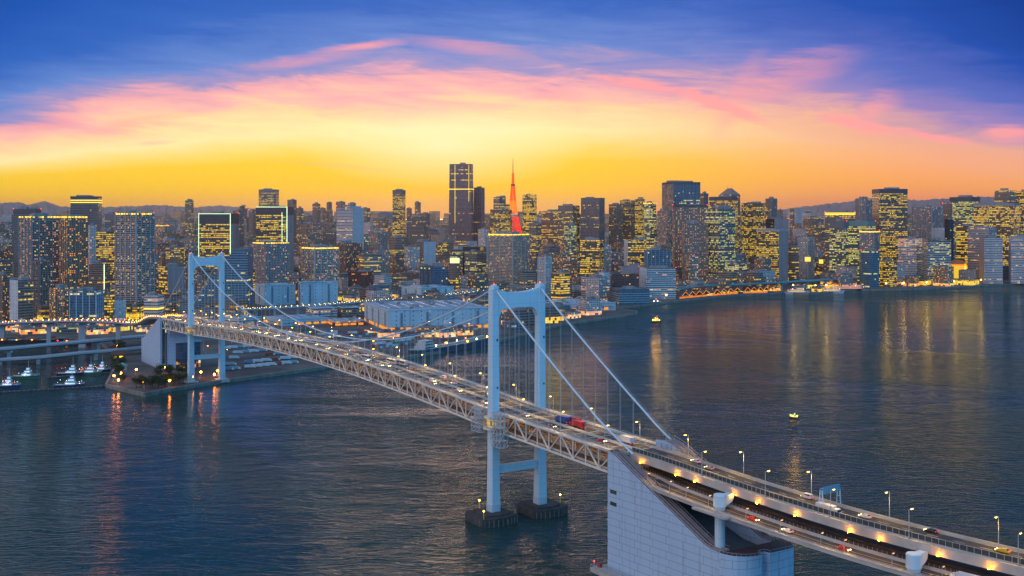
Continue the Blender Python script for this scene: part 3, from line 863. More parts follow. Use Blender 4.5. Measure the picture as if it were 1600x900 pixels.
# portal piers
for s in (177, 268, 352):
    zt_, zl_ = zroad(s) - 2.0, LOW(s)
    for t in (-15.0, 15.0):
        g = MB()
        zb = 25.0 if s == 177 else -3.0
        q = bp(s, t, zb); g.tube([q, (q[0], q[1], zl_ - 1)], 2.15, 20); g.tube([(q[0], q[1], zl_ - 1), (q[0], q[1], zt_ - 1.8)], 2.25, 20)
        # block head with a curved bracket towards the girder
        sg = 1 if t < 0 else -1; n = 7
        g.tube([(q[0], q[1], zt_ - 5.2), (q[0], q[1], zt_ - 4.9), (q[0], q[1], zt_ - .2), (q[0], q[1], zt_ + .1)], [2.25, 2.7, 2.7, 2.5], 20)
        prof = [(t + 1.2 * sg, zt_ - .2), (t + 1.2 * sg, zt_ - 4.4)] + [(t + 1.6 * sg + 4.8 * sg * math.sin(R(90 * i / n)), zt_ - 4.4 + 2.8 * (1 - math.cos(R(90 * i / n)))) for i in range(0, n + 1)] + [(t + 6.4 * sg, zt_ - .2)]
        for ds in (-1.5, 1.5): g.face([bp(s + ds, a, z) for a, z in prof])
        for i in range(len(prof)):
            a, c_ = prof[i], prof[(i + 1) % len(prof)]
            g.face([bp(s - 1.5, *a), bp(s - 1.5, *c_), bp(s + 1.5, *c_), bp(s + 1.5, *a)])
        ab(g, 'portal_pier', WHITE)
g = MB(); g.box((0, 0, 0), (.45, .3, .2)); me = g.mesh('added_fascia_light', glow('fascia orange', (255, 160, 8), 420))  # added fixtures: they throw the walkway lamps' yellow patches on the fascia
fl_rnd = random.Random(8)
for s in [q + fl_rnd.uniform(-4, 4) for q in arange(120, 330, 19.0)]:
    o = bpy.data.objects.new('added_fascia_light', me); COL.objects.link(o); o.parent = AV
    p = bp(s, -9.9, zroad(s) - 2.5); o.location = (p[0] - AO.x, p[1] - AO.y, p[2]); o.rotation_euler = (0, 0, bheading(s))
# balcony platform round the first pier
g = MB(); q = [bp(s, t, 0) for s, t in ((168, -22.4), (188, -22.4), (188, -19.3), (168, -19.3))]
g.prism([(p[0], p[1]) for p in q], LOW(177) - .9, LOW(177) + .02)
for i in range(11):
    p = bp(168 + 2 * i, -22.3, LOW(177)); g.beam(p, (p[0], p[1], p[2] + 1.4), .12, .12)
for z in (.7, 1.4): g.beam(bp(168, -22.3, LOW(177) + z), bp(188, -22.3, LOW(177) + z), .1, .1)
ab(g, 'platform', [CONC])

# street lamps
def lamp_src(h, arm, light, name, big=1.0, spot=0):
    root = empty(name)
    g = MB(); g.tube([(0, 0, 0), (0, 0, h)], [.16 * big, .09 * big], 8)
    g.box((0, 0, 0), (.5 * big, .5 * big, .9))
    g.tube([(0, 0, h - .2), (arm * .5, 0, h + .15), (arm, 0, h + .2)], .07 * big, 6)
    p = g.build('pole', RAILM, root)
    g = MB(); g.beam((arm - .7, 0, h + .18), (arm + .8, 0, h + .2), .42 * big, .22); hd = g.build('lamp_head', RAILM, root)
    g = MB(); g.beam((arm - .45, 0, h), (arm + .45, 0, h), .3 * big, .2); gl_ = g.build('lamp_glass', light, hd)
    ch = [(p, []), (hd, [gl_])]
    if spot:
        ld = bpy.data.lights.new(name + '_light', 'SPOT'); ld.energy = spot; ld.color = (1.0, .56, .10); ld.spot_size = R(135); ld.spot_blend = .6; ld.shadow_soft_size = .3
        lo_ = bpy.data.objects.new('lamp_light', ld); COL.objects.link(lo_); lo_.parent = root; lo_.location = (arm, 0, h - .3); ch.append((lo_, []))
    return (root, ch)
LM = lamp_src(10.5, 1.9, YLAMP, 'street_lamp', 1.25, 6000)
first = [True]
def put(src, loc, rz, label, group, cat):
    r, ch = src
    if first[0] is not src:
        if not r.get('label'):
            r.location = loc; r.rotation_euler = (0, 0, rz); tag(r, label, cat, group); return r
    return copy_tree(src, loc, rz, label, group)
ORD = ['first', 'second', 'third', 'fourth', 'fifth', 'sixth', 'seventh', 'eighth', 'ninth', 'tenth', 'eleventh', 'twelfth', 'thirteenth', 'fourteenth',
       'fifteenth', 'sixteenth', 'seventeenth', 'eighteenth', 'nineteenth', 'twentieth', 'twenty-first', 'twenty-second', 'twenty-third', 'twenty-fourth',
       'twenty-fifth', 'twenty-sixth', 'twenty-seventh', 'twenty-eighth', 'twenty-ninth', 'thirtieth', 'thirty-first', 'thirty-second', 'thirty-third',
       'thirty-fourth', 'thirty-fifth', 'thirty-sixth', 'thirty-seventh', 'thirty-eighth', 'thirty-ninth', 'fortieth', 'forty-first', 'forty-second']
for sd_, edge in ((-1, 'city-view near rail'), (1, 'open-bay rail')):
    k1 = k2 = 0
    for s in arange(-655, 95, 38 if sd_ < 0 else 38):
        if min(abs(s), abs(s + 570)) < 8: s += 12
        p = bp(s, sd_ * 10.6, zroad(s) - .25)
        nm = 'western truss edge' if sd_ < 0 else 'eastern truss edge'
        put(LM, p, bheading(s) + (math.pi / 2 if sd_ < 0 else -math.pi / 2), f'yellow street lamp along the {"truss side facing us" if sd_ < 0 else "open-bay side"} of the bridge, {ORD[k1]} from the city', 'lamps along the suspension bridge', 'street lamp'); k1 += 1
for k, s in enumerate((158, 196, 229, 262, 300)):
    put(LM, bp(s, -8.0, zroad(s) + .2), bheading(s) + math.pi / 2, f'slim lamp post on the fenced near edge of the approach, {ORD[k]} past the anchorage', 'lamps along the approach road', 'street lamp')
for k, s in enumerate((130, 166, 205, 243, 286)):
    put(LM, bp(s, 8.75, zroad(s) + .2), bheading(s) - math.pi / 2, f'slim lamp post on the bay edge of the approach, {ORD[k]} beyond the anchorage', 'lamps along the approach road', 'street lamp')
LM2 = lamp_src(5.2, .9, glow('walk lamp', (255, 170, 60), 5), 'walkway_lamp', .8, 1100)
for k, s in enumerate((134, 149, 160, 174, 196, 214, 233, 243, 262, 280, 300)):
    put(LM2, bp(s, -18.6, LOW(s)), bheading(s) + math.pi / 2, f'short orange lamp on the lower deck walkway of the approach, {ORD[k]} beyond the anchorage', 'lamps along the lower walkway', 'street lamp')

# sign gantry over the approach
GT = tag(empty('sign_gantry', bp(219, 0, 0)), 'steel gantry carrying a blue sign box across the bay side of the approach road', 'gantry')
GT.location = (*bp(219, 0, 0)[:2], 0); o0 = GT.location
def gw(t, z, s=219): p = bp(s, t, z); return (p[0] - o0.x, p[1] - o0.y, z)
zr_ = zroad(219)
g = MB()
for t in (-1.3, 8.9):
    for ds in (-1.1, 1.1): g.beam(gw(t, zr_, 219 + ds), gw(t, zr_ + 7.6, 219 + ds * .4), .35, .35)
    for z in (2, 4, 6): g.beam(gw(t, zr_ + z, 217.9 + .2), gw(t, zr_ + z, 220.1 - .2), .2, .2)
g.build('gantry_post', WHITE, GT)
g = MB()
for ds in (-.4, .4):
    for z in (6.4, 8.0): g.beam(gw(-1.3, zr_ + z, 219 + ds), gw(8.9, zr_ + z, 219 + ds), .2, .2)
for i in range(8):
    t = -1.3 + 10.2 * i / 8; g.beam(gw(t, zr_ + 6.4, 219.4), gw(t + 1.27, zr_ + 8.0, 219.4), .14, .14)
g.build('gantry_truss', WHITE, GT)
SBL = plain('sign back blue', (.10, .30, .42), .5)
g = MB(); g.beam(gw(-.9, zr_ + 7.4, 219.9), gw(8.5, zr_ + 7.4, 219.9), .35, 2.9); sgn = g.build('sign_box', SBL, GT)
g = MB()
for i in range(7): 
    t = -.2 + 1.2 * i; g.beam(gw(t, zr_ + 6.1, 220.15), gw(t, zr_ + 8.7, 220.15), .2, .2, up=(BD.x, BD.y, 0))
g.build('stiffener', RAILM, sgn)

# ================================================================== CITY
# facade kinds: wall colour, glazing, floor height, bay width, how the windows are lit
def fac(k):
    T = {
     'apt_brown': dict(wall=(.24, .15, .12), fh=3.1, fw=3.2, hx=.62, hy=.5, lit=.16, pal=WARM, E=1.5),
     'apt_grey': dict(wall=(.34, .29, .28), fh=3.1, fw=3.4, hx=.66, hy=.55, lit=.16, pal=WARM, E=1.5),
     'apt_white': dict(wall=(.52, .47, .48), fh=3.1, fw=3.6, hx=.60, hy=.5, lit=.13, pal=WARM, E=1.4),
     'apt_gold': dict(wall=(.30, .22, .17), fh=3.1, fw=3.4, hx=.62, hy=.52, lit=.27, pal=WARM, E=1.7),
     'off_gold': dict(coh=.7, wall=(.17, .12, .09), fh=4.0, fw=2.6, hx=.86, hy=.55, lit=.62, row=.55, pal=GOLD, E=1.25, cluster=.5),
     'off_lime': dict(coh=.7, wall=(.15, .17, .17), fh=4.0, fw=2.8, hx=.88, hy=.52, lit=.6, row=.5, pal=MIXD, E=1.2, cluster=.6),
     'off_half': dict(coh=.7, wall=(.26, .19, .16), fh=4.0, fw=3.0, hx=.84, hy=.5, lit=.30, row=.6, pal=GOLD, E=1.2),
     'off_dim': dict(coh=.7, wall=(.25, .17, .16), fh=4.0, fw=3.0, hx=.86, hy=.5, lit=.10, row=.5, pal=GOLD, E=1.1),
     'off_white': dict(coh=.7, wall=(.60, .54, .56), fh=4.0, fw=3.0, hx=.9, hy=.42, lit=.28, row=.6, pal=WARM, E=1.2),
     'blue_glass': dict(coh=.7, wall=(.09, .16, .23), glass=(.03, .08, .13), fh=4.0, fw=2.6, hx=.88, hy=.6, lit=.14, row=.6, pal=MIXD, E=1.2),
     'dots': dict(wall=(.22, .17, .16), fh=4.0, fw=5.2, hx=.3, hy=.4, lit=.38, row=0, pal=WARM, E=2.0, cluster=.3),
     'blank': dict(wall=(.32, .25, .27), fh=5, fw=9, hx=.12, hy=.2, lit=.04, E=1.0),
     'blank_white': dict(wall=(.5, .52, .58), fh=5, fw=9, hx=.14, hy=.22, lit=.08, E=1.0),
     'dark': dict(wall=(.03, .03, .04), glass=(.015, .015, .025), fh=4, fw=3, hx=.8, hy=.5, lit=.02, row=.4, E=1.0),
     'blue_wall': dict(wall=(.40, .53, .62), fh=6, fw=12, hx=.12, hy=.25, lit=.10, E=1.2, pal=WARM),
     'glass_tall': dict(coh=.75, wall=(.24, .17, .18), glass=(.10, .07, .08), fh=4.2, fw=2.2, hx=.9, hy=.7, lit=.10, row=.8, pal=GOLD, E=1.1, grough=.25),
    }
    if k in T: return facade('facade ' + k, **T[k])
    base, mod = k.split('+'); d = dict(T[base])
    if mod == 'low': d.update(zhi=1e9, ground=.0); d['zhi'] = 95
    if mod == 'half': d.update(lit=d['lit'] * .5)
    if mod == 'street_glow': d.update(ground=.8)
    if mod == 'red': d.update(pal=ORNG, wall=(.12, .05, .05))
    return facade('facade ' + k, **d)
ROOFM = plain('roof grey', (.16, .16, .17), .85, var=.4, scale=.08)
PLANT_ = plain('roof plant', (.24, .24, .26), .7, var=.3, scale=.3)
WTRIM = plain('white trim', (.6, .62, .66), .6)
EDGE = glow('outline light', (225, 255, 190), 1.6, False)
CROWN = glow('crown light', (255, 210, 70), 1.5, False)
FOOT = []                                                          # footprints, for keeping the fill clear
def corner(x0, xs, x1, d):
    if xs is None: xs = x0 + (x1 - x0) * .8
    k0, ks, k1 = (x0 - 800) / F, (xs - 800) / F, (x1 - 800) / F
    wl, wr = max(xs - x0, .5), max(x1 - xs, .5)
    psi = min(max(math.atan2(wr, wl), R(12)), R(78)); th = psi + math.atan(ks)
    Xc = ks * d
    a = (Xc - k0 * d) / (math.cos(th) + k0 * math.sin(th))
    b_ = (k1 * d - Xc) / (math.sin(th) - k1 * math.cos(th))
    return Xc, -th, a, b_
def cut(poly, ch):
    out = []
    n = len(poly)
    for i, p in enumerate(poly):
        a, c = poly[i - 1], poly[(i + 1) % n]
        for q in (a, c):
            L = math.hypot(q[0] - p[0], q[1] - p[1]); out.append((p[0] + (q[0] - p[0]) / L * ch, p[1] + (q[1] - p[1]) / L * ch))
    return out
def scalep(poly, k, kx=None):
    cx = sum(p[0] for p in poly) / len(poly); cy_ = sum(p[1] for p in poly) / len(poly)
    return [(cx + (p[0] - cx) * k, cy_ + (p[1] - cy_) * k) for p in poly]
NB = [0]
def bld(x0, xs, x1, yt, d, kind, label, name='office_tower', cat='tower', right=None, crown='plant', cw=0.0, **kw):
    """tower seen at photo columns x0..x1 with its near corner at xs, roof line at row yt, d metres away"""
    Xc, th, a, b_ = corner(x0, xs, x1, d)
    zt = ztop(yt, d); NB[0] += 1; rnd = random.Random(NB[0] * 17)
    root = tag(empty(name, (Xc, d, LZ), th), label, cat)
    Ht = zt - LZ
    # local frame: x along the left face away from the corner is -x ; right face runs +y
    poly = [(-a, 0), (0, 0), (0, b_), (-a, b_)]
    wc = [(-a, 0), (0, 0), (0, b_), (-a, b_)]
    FOOT.append([(Xc + p[0] * math.cos(th) - p[1] * math.sin(th), d + p[0] * math.sin(th) + p[1] * math.cos(th)) for p in wc])
    ML, MR = fac(kind), fac(right) if right else fac(kind)
    par = 1.6
    u0 = rnd.randint(0, 40) * 3.0
    def body(mb, pl, z0, z1, rgt=1):
        n = len(pl); u = u0
        for i in range(n):
            p, q = pl[i], pl[(i + 1) % n]; L = math.hypot(q[0] - p[0], q[1] - p[1])
            mi = 1 if (abs(q[1] - p[1]) > abs(q[0] - p[0])) else 0
            mb.face([(*p, z0), (*q, z0), (*q, z1), (*p, z1)], [(u, z0), (u + L, z0), (u + L, z1), (u, z1)], mi); u += L + 3
        # parapet lip then sunk roof
        inn = scalep(pl, 1 - 1.2 / max(a, b_, 4))
        for i in range(n):
            j = (i + 1) % n
            mb.face([(*pl[i], z1), (*pl[j], z1), (*inn[j], z1), (*inn[i], z1)], None, 2)
            mb.face([(*inn[i], z1), (*inn[j], z1), (*inn[j], z1 - par), (*inn[i], z1 - par)], None, 2)
        mb.face([(*p, z1 - par) for p in inn], None, 2)
    shape = kw.get('shape')
    if shape == 'round':
        cx, cy2 = -a / 2, b_ / 2; poly = [(cx + a / 2 * math.cos(2 * math.pi * i / 24), cy2 + b_ / 2 * math.sin(2 * math.pi * i / 24)) for i in range(24)]
    elif shape == 'chamfer': poly = cut(poly, min(a, b_) * .16)
    elif shape == 'bow':                                           # bowed left face
        n = 10; poly = [(-a + a * i / n, -a * .13 * math.sin(math.pi * i / n)) for i in range(n + 1)] + [(0, b_), (-a, b_)]
    g = MB()
    if shape == 'notch':                                           # three slabs with dark slots between
        for f0, f1, dz in ((0, .3, -3), (.345, .655, 0), (.70, 1, -2)):
            body(g, [(-a + a * f0, 0), (-a + a * f1, 0), (-a + a * f1, b_), (-a + a * f0, b_)], 0, Ht + dz)
        body(g, [(-a * .97, 2.2), (-a * .03, 2.2), (-a * .03, b_ - 2.2), (-a * .97, b_ - 2.2)], 0, Ht - 5)
    elif shape == 'steps':
        for f, hz in kw['steps']: body(g, [(-a + a * f[0], 0), (-a + a * f[1], 0), (-a + a * f[1], b_), (-a + a * f[0], b_)], 0, Ht * hz)
    elif shape == 'taper':
        n = len(poly); t2 = scalep(poly, kw.get('tk', .86)); u = u0
        zs = [0, Ht * .5, Ht]; ps = [poly, scalep(poly, 1 - (1 - kw.get('tk', .86)) * .3), t2]
        for (pa, za), (pb, zb2) in zip(zip(ps, zs), list(zip(ps, zs))[1:]):
            u = u0
            for i in range(n):
                j = (i + 1) % n; L = math.hypot(pa[j][0] - pa[i][0], pa[j][1] - pa[i][1])
                mi = 1 if (abs(pa[j][1] - pa[i][1]) > abs(pa[j][0] - pa[i][0])) else 0
                g.face([(*pa[i], za), (*pa[j], za), (*pb[j], zb2), (*pb[i], zb2)], [(u, za), (u + L, za), (u + L, zb2), (u, zb2)], mi); u += L + 3
        g.face([(*p, Ht) for p in t2], None, 2); poly = t2
    else: body(g, poly, 0, Ht)
    wall = g.build('wall', [ML, MR, ROOFM], root)
    # relief: floor slabs, fins or frames that stand proud of the wall
    rel = kw.get('rel')
    if rel == 'balcony':
        g = MB(); o = .7
        k = int((Ht - 8) / 3.1)
        for i in range(k):
            z = 6 + i * 3.1 - .1
            if rnd.random() < .04: continue
            g.beam((-a * .96, -o, z), (-a * .04, -o, z), 1.4, 1.05); g.beam((o, b_ * .04, z), (o, b_ * .96, z), 1.4, 1.05)
        for f in (.0, .25, .5, .75, 1.0):
            g.beam((-a * f, -o, 0), (-a * f, -o, Ht - .5), 1.0, 1.9, up=(0, 1, 0)); g.beam((o, b_ * f, 0), (o, b_ * f, Ht - .5), 1.0, 1.9, up=(1, 0, 0))
        bcol = kw.get('bcol', (.34, .32, .33))
        g.build('balcony', plain('balcony %.2f %.2f' % (bcol[0], bcol[2]), bcol, .8), root)
    elif rel == 'fins':
        g = MB(); st = kw.get('fst', 6.0); n = max(2, int(a / st)); m_ = max(2, int(b_ / st))
        for i in range(n + 1): g.beam((-a * i / n, -.35, 0), (-a * i / n, -.35, Ht), .8, .9, up=(0, 1, 0))
        for i in range(m_ + 1): g.beam((.35, b_ * i / m_, 0), (.35, b_ * i / m_, Ht), .8, .9, up=(1, 0, 0))
        c_ = kw.get('bcol', (.25, .25, .28)); g.build('facade_fin', plain('fin %.2f %.2f' % (c_[0], c_[2]), c_, .6), root)
    elif rel == 'bands':
        g = MB(); k = int(Ht / 4.0)
        for i in range(1, k):
            z = i * 4.0; g.beam((-a, -.3, z), (.3, -.3, z), .7, 1.5); g.beam((.3, -.3, z), (.3, b_, z), .7, 1.5)
        c_ = kw.get('bcol', (.5, .52, .56)); g.build('spandrel', plain('spandrel %.2f %.2f' % (c_[0], c_[2]), c_, .6), root)
    if kw.get('band'):                                             # blank storeys under the roof
        g = MB(); hb = kw['band']; p2 = scalep(poly, 1 + .8 / max(a, b_)); g.prism(p2, Ht - hb, Ht + .5)
        c_ = kw.get('bandcol', (.10, .08, .10)); g.build('crown_band', plain('crown %.2f %.2f' % (c_[0], c_[2]), c_, .6), root)
    # roof
    if crown in ('plant', 'lit', 'mast', 'flat'):
        k = 1 if crown == 'flat' else rnd.choice((1, 2, 2, 3))
        for i in range(k):
            wx, wy = a * rnd.uniform(.2, .5), b_ * rnd.uniform(.25, .5); hz = min(rnd.uniform(2.5, 6), Ht * .12)
            g = MB(); g.box((-a * rnd.uniform(.3, .7), b_ * rnd.uniform(.3, .65), Ht - par), (wx, wy, hz + par)); g.build('roof_plant', PLANT_, root)
    if crown == 'lit':
        g = MB(); n = max(4, int(a / 5)); m_ = max(3, int(b_ / 5))
        for i in range(n):
            if rnd.random() < .9: g.beam((-a * (i + .12) / n, -.5, Ht - 1.3), (-a * (i + .85) / n, -.5, Ht - 1.3), .4, rnd.uniform(1.5, 3.5))
        for i in range(m_):
            if rnd.random() < .8: g.beam((.5, b_ * (i + .12) / m_, Ht - 1.3), (.5, b_ * (i + .85) / m_, Ht - 1.3), .4, rnd.uniform(1.2, 3))
        g.build('crown_light', CROWN, root)
    if crown == 'mast' or kw.get('mast'):
        for i in range(kw.get('masts', 2)):
            x, y = -a * rnd.uniform(.15, .85), b_ * .4; hm = rnd.uniform(8, 20) * d / 3200
            g = MB(); g.tube([(x, y, Ht - 2), (x, y, Ht + hm)], [.5, .2], 6); g.build('mast', RAILM, root)
    if crown == 'pyramid':
        g = MB(); ph = kw['ph']; c0 = (-a / 2, b_ / 2, Ht + ph)
        c1 = (-a * .30, b_ / 2, Ht + ph * .96); c2 = (-a * .70, b_ / 2, Ht + ph * .96)
        g.face([(-a, 0, Ht), (0, 0, Ht), c1, c2], None); g.face([(0, 0, Ht), (0, b_, Ht), c1], None); g.face([(0, b_, Ht), (-a, b_, Ht), c2, c1], None); g.face([(-a, b_, Ht), (-a, 0, Ht), c2], None)
        g.build('roof', fac('off_dim'), root)
        for c_ in (c1, c2):
            g = MB(); g.tube([c_, (c_[0], c_[1], c_[2] + 9)], .5, 6); g.build('mast', RAILM, root)
    if kw.get('outline'):
        g = MB(); e = kw['outline']
        if 't' in e: g.beam((-a, -.6, Ht), (.3, -.6, Ht), .7, 1.0)
        if 'l' in e: g.beam((-a, -.6, Ht * .35), (-a, -.6, Ht), .9, .7, up=(0, 1, 0))
        if 'r' in e: g.beam((0, -.6, Ht * .35), (0, -.6, Ht), 1.2, .9, up=(0, 1, 0))
        if 'i' in e: g.beam((-a * .16, -.5, Ht * .5), (-a * .16, -.5, Ht - 12), .9, .7, up=(0, 1, 0))
        g.build('outline_light', EDGE, root)
    if kw.get('vlines'):
        g = MB()
        for f, z0, z1 in kw['vlines']: g.beam((-a * f, -1.4, Ht * z0), (-a * f, -1.4, Ht * z1), .9, .9, up=(0, 1, 0))
        g.build('light_line', CROWN, root)
    if kw.get('hline'):
        g = MB()
        for hz in kw['hline']: g.beam((-a, -.7, Ht * hz), (.7, -.7, Ht * hz), .6, 2.2); g.beam((.7, 0, Ht * hz), (.7, b_, Ht * hz), .6, 2.2)
        g.build('lit_floor', CROWN, root)
    if kw.get('podium'):
        pw, ph = kw['podium']; g = MB()
        p2 = [(-a - pw, -pw), (pw, -pw), (pw, b_ + pw), (-a - pw, b_ + pw)]
        g.prism(p2, 0, ph, 0, 1, u0=u0); g.build('podium', [fac('off_half+street_glow'), ROOFM], root)
    if kw.get('red') or (Ht > 110 and rnd.random() < .25):
        g = MB(); 
        for p in (poly[0], poly[len(poly) // 2]): g.ball((p[0], p[1], Ht + 1.0), .6 * d / 2600)
        g.build('warning_light', RLAMP, root)
    return root

A_, O_ = 'apartment_tower', 'office_tower'
# ---- left: waterfront apartment towers and offices
bld(110, 154, 159, 307, 2700, 'off_dim', 'tall purple-grey office slab with lit top storeys, highest west of the bridge', band=4, hline=(.955, .93))
bld(21, 56, 64, 327, 2450, 'off_dim', 'dark brown office block behind the cluster of gold-crowned apartments', band=9, bandcol=(.14, .09, .09))
bld(18, 30, 34, 336, 2700, 'off_dim', 'thin grey slab peeping out beside the dark brown office block')
bld(30, 50, 92, 338, 1860, 'apt_gold', 'broad grey apartment tower with gold lit crown and scattered bright flats', A_, crown='lit', rel='balcony', bcol=(.26, .27, .30))
bld(92.5, 106, 137, 338, 1840, 'apt_gold', 'brown-striped apartment tower with gold lit crown joined beside the broad grey one', A_, crown='lit', rel='fins', fst=7, bcol=(.22, .13, .11))
bld(137, 141, 151, 352, 2350, 'apt_white', 'narrow whitish apartment block between the striped tower and the yellow-floored office', A_)
bld(150, 178, 183, 361, 2200, 'off_gold', 'office block with many yellow floors behind the quay, beside the chequered white-columned tower', hline=())
bld(164, 180, 186, 335, 2500, 'off_dim', 'brown blank-topped slab rising behind the yellow-floored office', band=14, bandcol=(.2, .15, .15))
bld(181, 213, 240.5, 333, 1800, 'apt_brown', 'dark brown apartment tower with white balcony columns down its middle', A_, shape='notch', rel='balcony', bcol=(.40, .37, .38), crown='lit', podium=(6, 22))
bld(243, 258, 264, 352, 3500, 'apt_gold', 'round distant tower with lights round its crown, beyond the white-columned apartments', 'round_tower', shape='round', crown='lit')
bld(139, 163, 172, 413, 2050, 'off_half', 'small dark block with a bright lime edge over a curved podium', outline='r', podium=(5, 26))
bld(15, 28, 52, 438, 1640, 'blank_white', 'white and black office by the canal with four thick yellow window rows', right='off_half', crown='flat')
bld(-12, 4, 15, 430, 1720, 'apt_brown', 'brown block cropped by the picture edge behind the canal', 'apartment_block', 'building')
bld(52, 62, 78, 408, 1790, 'apt_brown', 'brown mid-rise with few lights at the foot of the gold-crowned apartments', 'apartment_block', 'building', rel='balcony', bcol=(.2, .18, .18))
bld(77, 99, 122, 450, 1690, 'apt_gold', 'beige apartment block with curved banded balconies by the ring road', 'apartment_block', 'building', shape='bow', rel='bands', bcol=(.35, .28, .24), crown='flat')
bld(109, 150, 162, 455, 1650, 'blue_glass', 'pale blue block with a white square grid front beside the banded balconies', 'office_block', 'building', rel='fins', fst=8, bcol=(.38, .55, .68))
bld(162, 172, 179, 461, 1720, 'off_gold', 'small block packed with yellow windows behind the white grid front', 'office_block', 'building')
bld(179, 190, 197, 469, 1690, 'blue_wall', 'little pale blue shed between the yellow block and the lit hall', 'warehouse', 'building', crown='flat')
bld(196, 220, 226, 479, 1740, 'off_gold+street_glow', 'low hall glowing yellow at the foot of the white-columned tower', 'exhibition_hall', 'building', crown='flat')
bld(225, 246, 256, 462, 1690, 'off_white', 'grey stepped block with a white light strip beside the far anchorage', 'office_block', 'building', hline=(.52,))
bld(248, 262, 288, 417, 2050, 'off_gold', 'block with gold windows on one face and a blank brown side', 'office_block', 'building', right='blank')
bld(259, 281, 289, 386, 2350, 'off_half', 'dark narrow office with vertical yellow strips behind the blank brown side', 'office_block', 'building')
bld(289, 299, 302.5, 313, 4200, 'off_half', 'very slender distant grey tower standing alone on the skyline')
bld(286, 300, 306, 372, 3900, 'apt_gold', 'pale lit mid-rise at the foot of the slender lone tower', 'apartment_block', 'building')
bld(310.6, 360, 373, 334, 2500, 'off_gold', 'office outlined in lime light with a blank dark top, lower of the two outlined', right='blank', outline='tlr', band=22, bandcol=(.07, .06, .07), crown='flat')
bld(364, 374, 381, 329, 3200, 'off_dim', 'brown slab tucked behind the lower lime-outlined office')
bld(374, 383, 389, 322, 5500, 'off_dim', 'distant stepped tower with a pointed top between the two outlined offices', shape='steps', steps=(((0, .3), 1.0), ((.3, .65), .93), ((.65, 1), .72)), mast=1, masts=1)
bld(389, 396, 402, 328, 4500, 'off_dim', 'distant plain brown tower just short of the taller outlined office')
bld(403, 430, 437, 296, 5000, 'off_half', 'grey tower with castle-like notched crown rising above the taller outlined office', shape='chamfer', crown='mast', band=6, bandcol=(.2, .16, .18))
bld(400, 448.5, 459, 323.5, 2550, 'off_gold', 'office outlined in white-green light, taller of the two outlined', right='blank', outline='tri', band=18, bandcol=(.07, .06, .07), crown='flat')
bld(393, 415, 452, 379, 2150, 'apt_grey', 'grey glass apartment tower with crown lamps in front of the taller outlined office', A_, crown='lit', rel='fins', fst=5, bcol=(.2, .22, .26))
bld(386, 392, 398, 421, 2050, 'off_gold', 'small orange-lit block beside the sloping blue glass building', 'office_block', 'building')
bld(449, 458, 463.5, 312, 4000, 'off_dim', 'distant brown tower beyond the outlined offices', crown='flat')
bld(463, 468, 474, 325, 4050, 'off_half', 'lower shoulder tower stepping down from the distant brown one')
bld(467, 480, 504, 349, 3100, 'off_dim', 'brown and black office pair behind the gold-lit crown apartments', right='dots')
bld(488, 496, 500.5, 318, 4800, 'off_dim', 'distant tower with two roof boxes between brown shoulder and clock spire')
bld(509, 515, 520, 316, 6400, 'off_dim', 'distant stepped tower with a blue-lit spire', shape='steps', steps=(((0, 1), .8), ((.2, .8), 1.0)), mast=1, masts=1)
bld(500, 505, 509, 325, 6500, 'off_dim', 'low distant tower at the foot of the blue-lit spire')
bld(525, 533, 539.5, 315, 6600, 'off_dim', 'distant double-topped tower just past the blue-lit spire')
bld(544, 551, 556, 317, 6600, 'off_dim', 'distant square tower behind the white stepped headquarters')
bld(472, 492, 529, 387, 2200, 'apt_gold', 'pale apartment tower crowned with a bright gold band above the blue sheds', A_, crown='lit', rel='balcony', bcol=(.42, .42, .44), hline=(.985,))
bld(526, 551, 568.5, 322, 3000, 'off_white', 'white stepped headquarters tower with closed ribbed front', right='blank_white', shape='steps', steps=(((0, .62), .94), ((.62, .85), 1.0), ((.85, 1), .97)), rel='bands', bcol=(.52, .5, .54))
bld(564, 573, 578.5, 325, 4500, 'off_half', 'distant stepped block right behind the white headquarters')
bld(583, 600, 607, 341, 3800, 'off_half', 'wide lit mid-rise between the white headquarters and the gold-bottomed tower')
bld(521, 540, 565, 380, 2450, 'apt_brown', 'cluster-like dark apartment block in front of the white headquarters', 'apartment_block', 'building', shape='notch', rel='fins', bcol=(.09, .09, .11))
bld(577, 590, 605, 361, 2500, 'apt_grey', 'brown-grey apartment tower with dense pale grid front', A_, rel='balcony', bcol=(.30, .26, .26), shape='notch')
bld(613, 629, 634, 297, 3600, 'off_gold', 'dark tower with blank crown and bright gold lower floors', shape='taper', tk=.95, band=14, bandcol=(.16, .12, .13), podium=(6, 25))
bld(635, 640, 643.5, 325, 4600, 'off_dim', 'slim brown tower touching the gold-bottomed tower')
bld(648, 654, 657.5, 316, 5200, 'off_dim', 'lone plain slab on the skyline between gold-bottomed and tallest tower')
bld(636, 662, 667.5, 338, 3300, 'off_dim', 'dark chocolate office block with faint windows below the lone slab')
bld(657, 667, 671.5, 333, 4200, 'off_dim', 'beige slab behind the dark chocolate office')
bld(607, 618, 637, 371, 2700, 'off_half', 'brown office with lit middle floors under the gold-bottomed tower', 'office_block', 'building')
bld(638, 662, 681, 378, 2700, 'off_half', 'grey office with a pale blank side between brown office and dark cube', 'office_block', 'building', right='blank_white')
bld(681, 692, 698, 378, 2900, 'off_half', 'slim dark office directly beneath the tallest tower', 'office_block', 'building')
bld(657, 674, 699.5, 416, 2150, 'blue_glass', 'black glass twin block with blue edge lamps above the long sheds', 'office_block', 'building', rel='fins', fst=9, bcol=(.05, .09, .13), shape='notch')
bld(544, 572, 583, 425, 2250, 'off_half+red', 'long low dark block with orange-lit floors behind the blue sheds', 'office_block', 'building', crown='flat')
bld(585, 600, 612, 431, 2150, 'off_white', 'pale low office between orange-lit block and black glass twins', 'office_block', 'building')
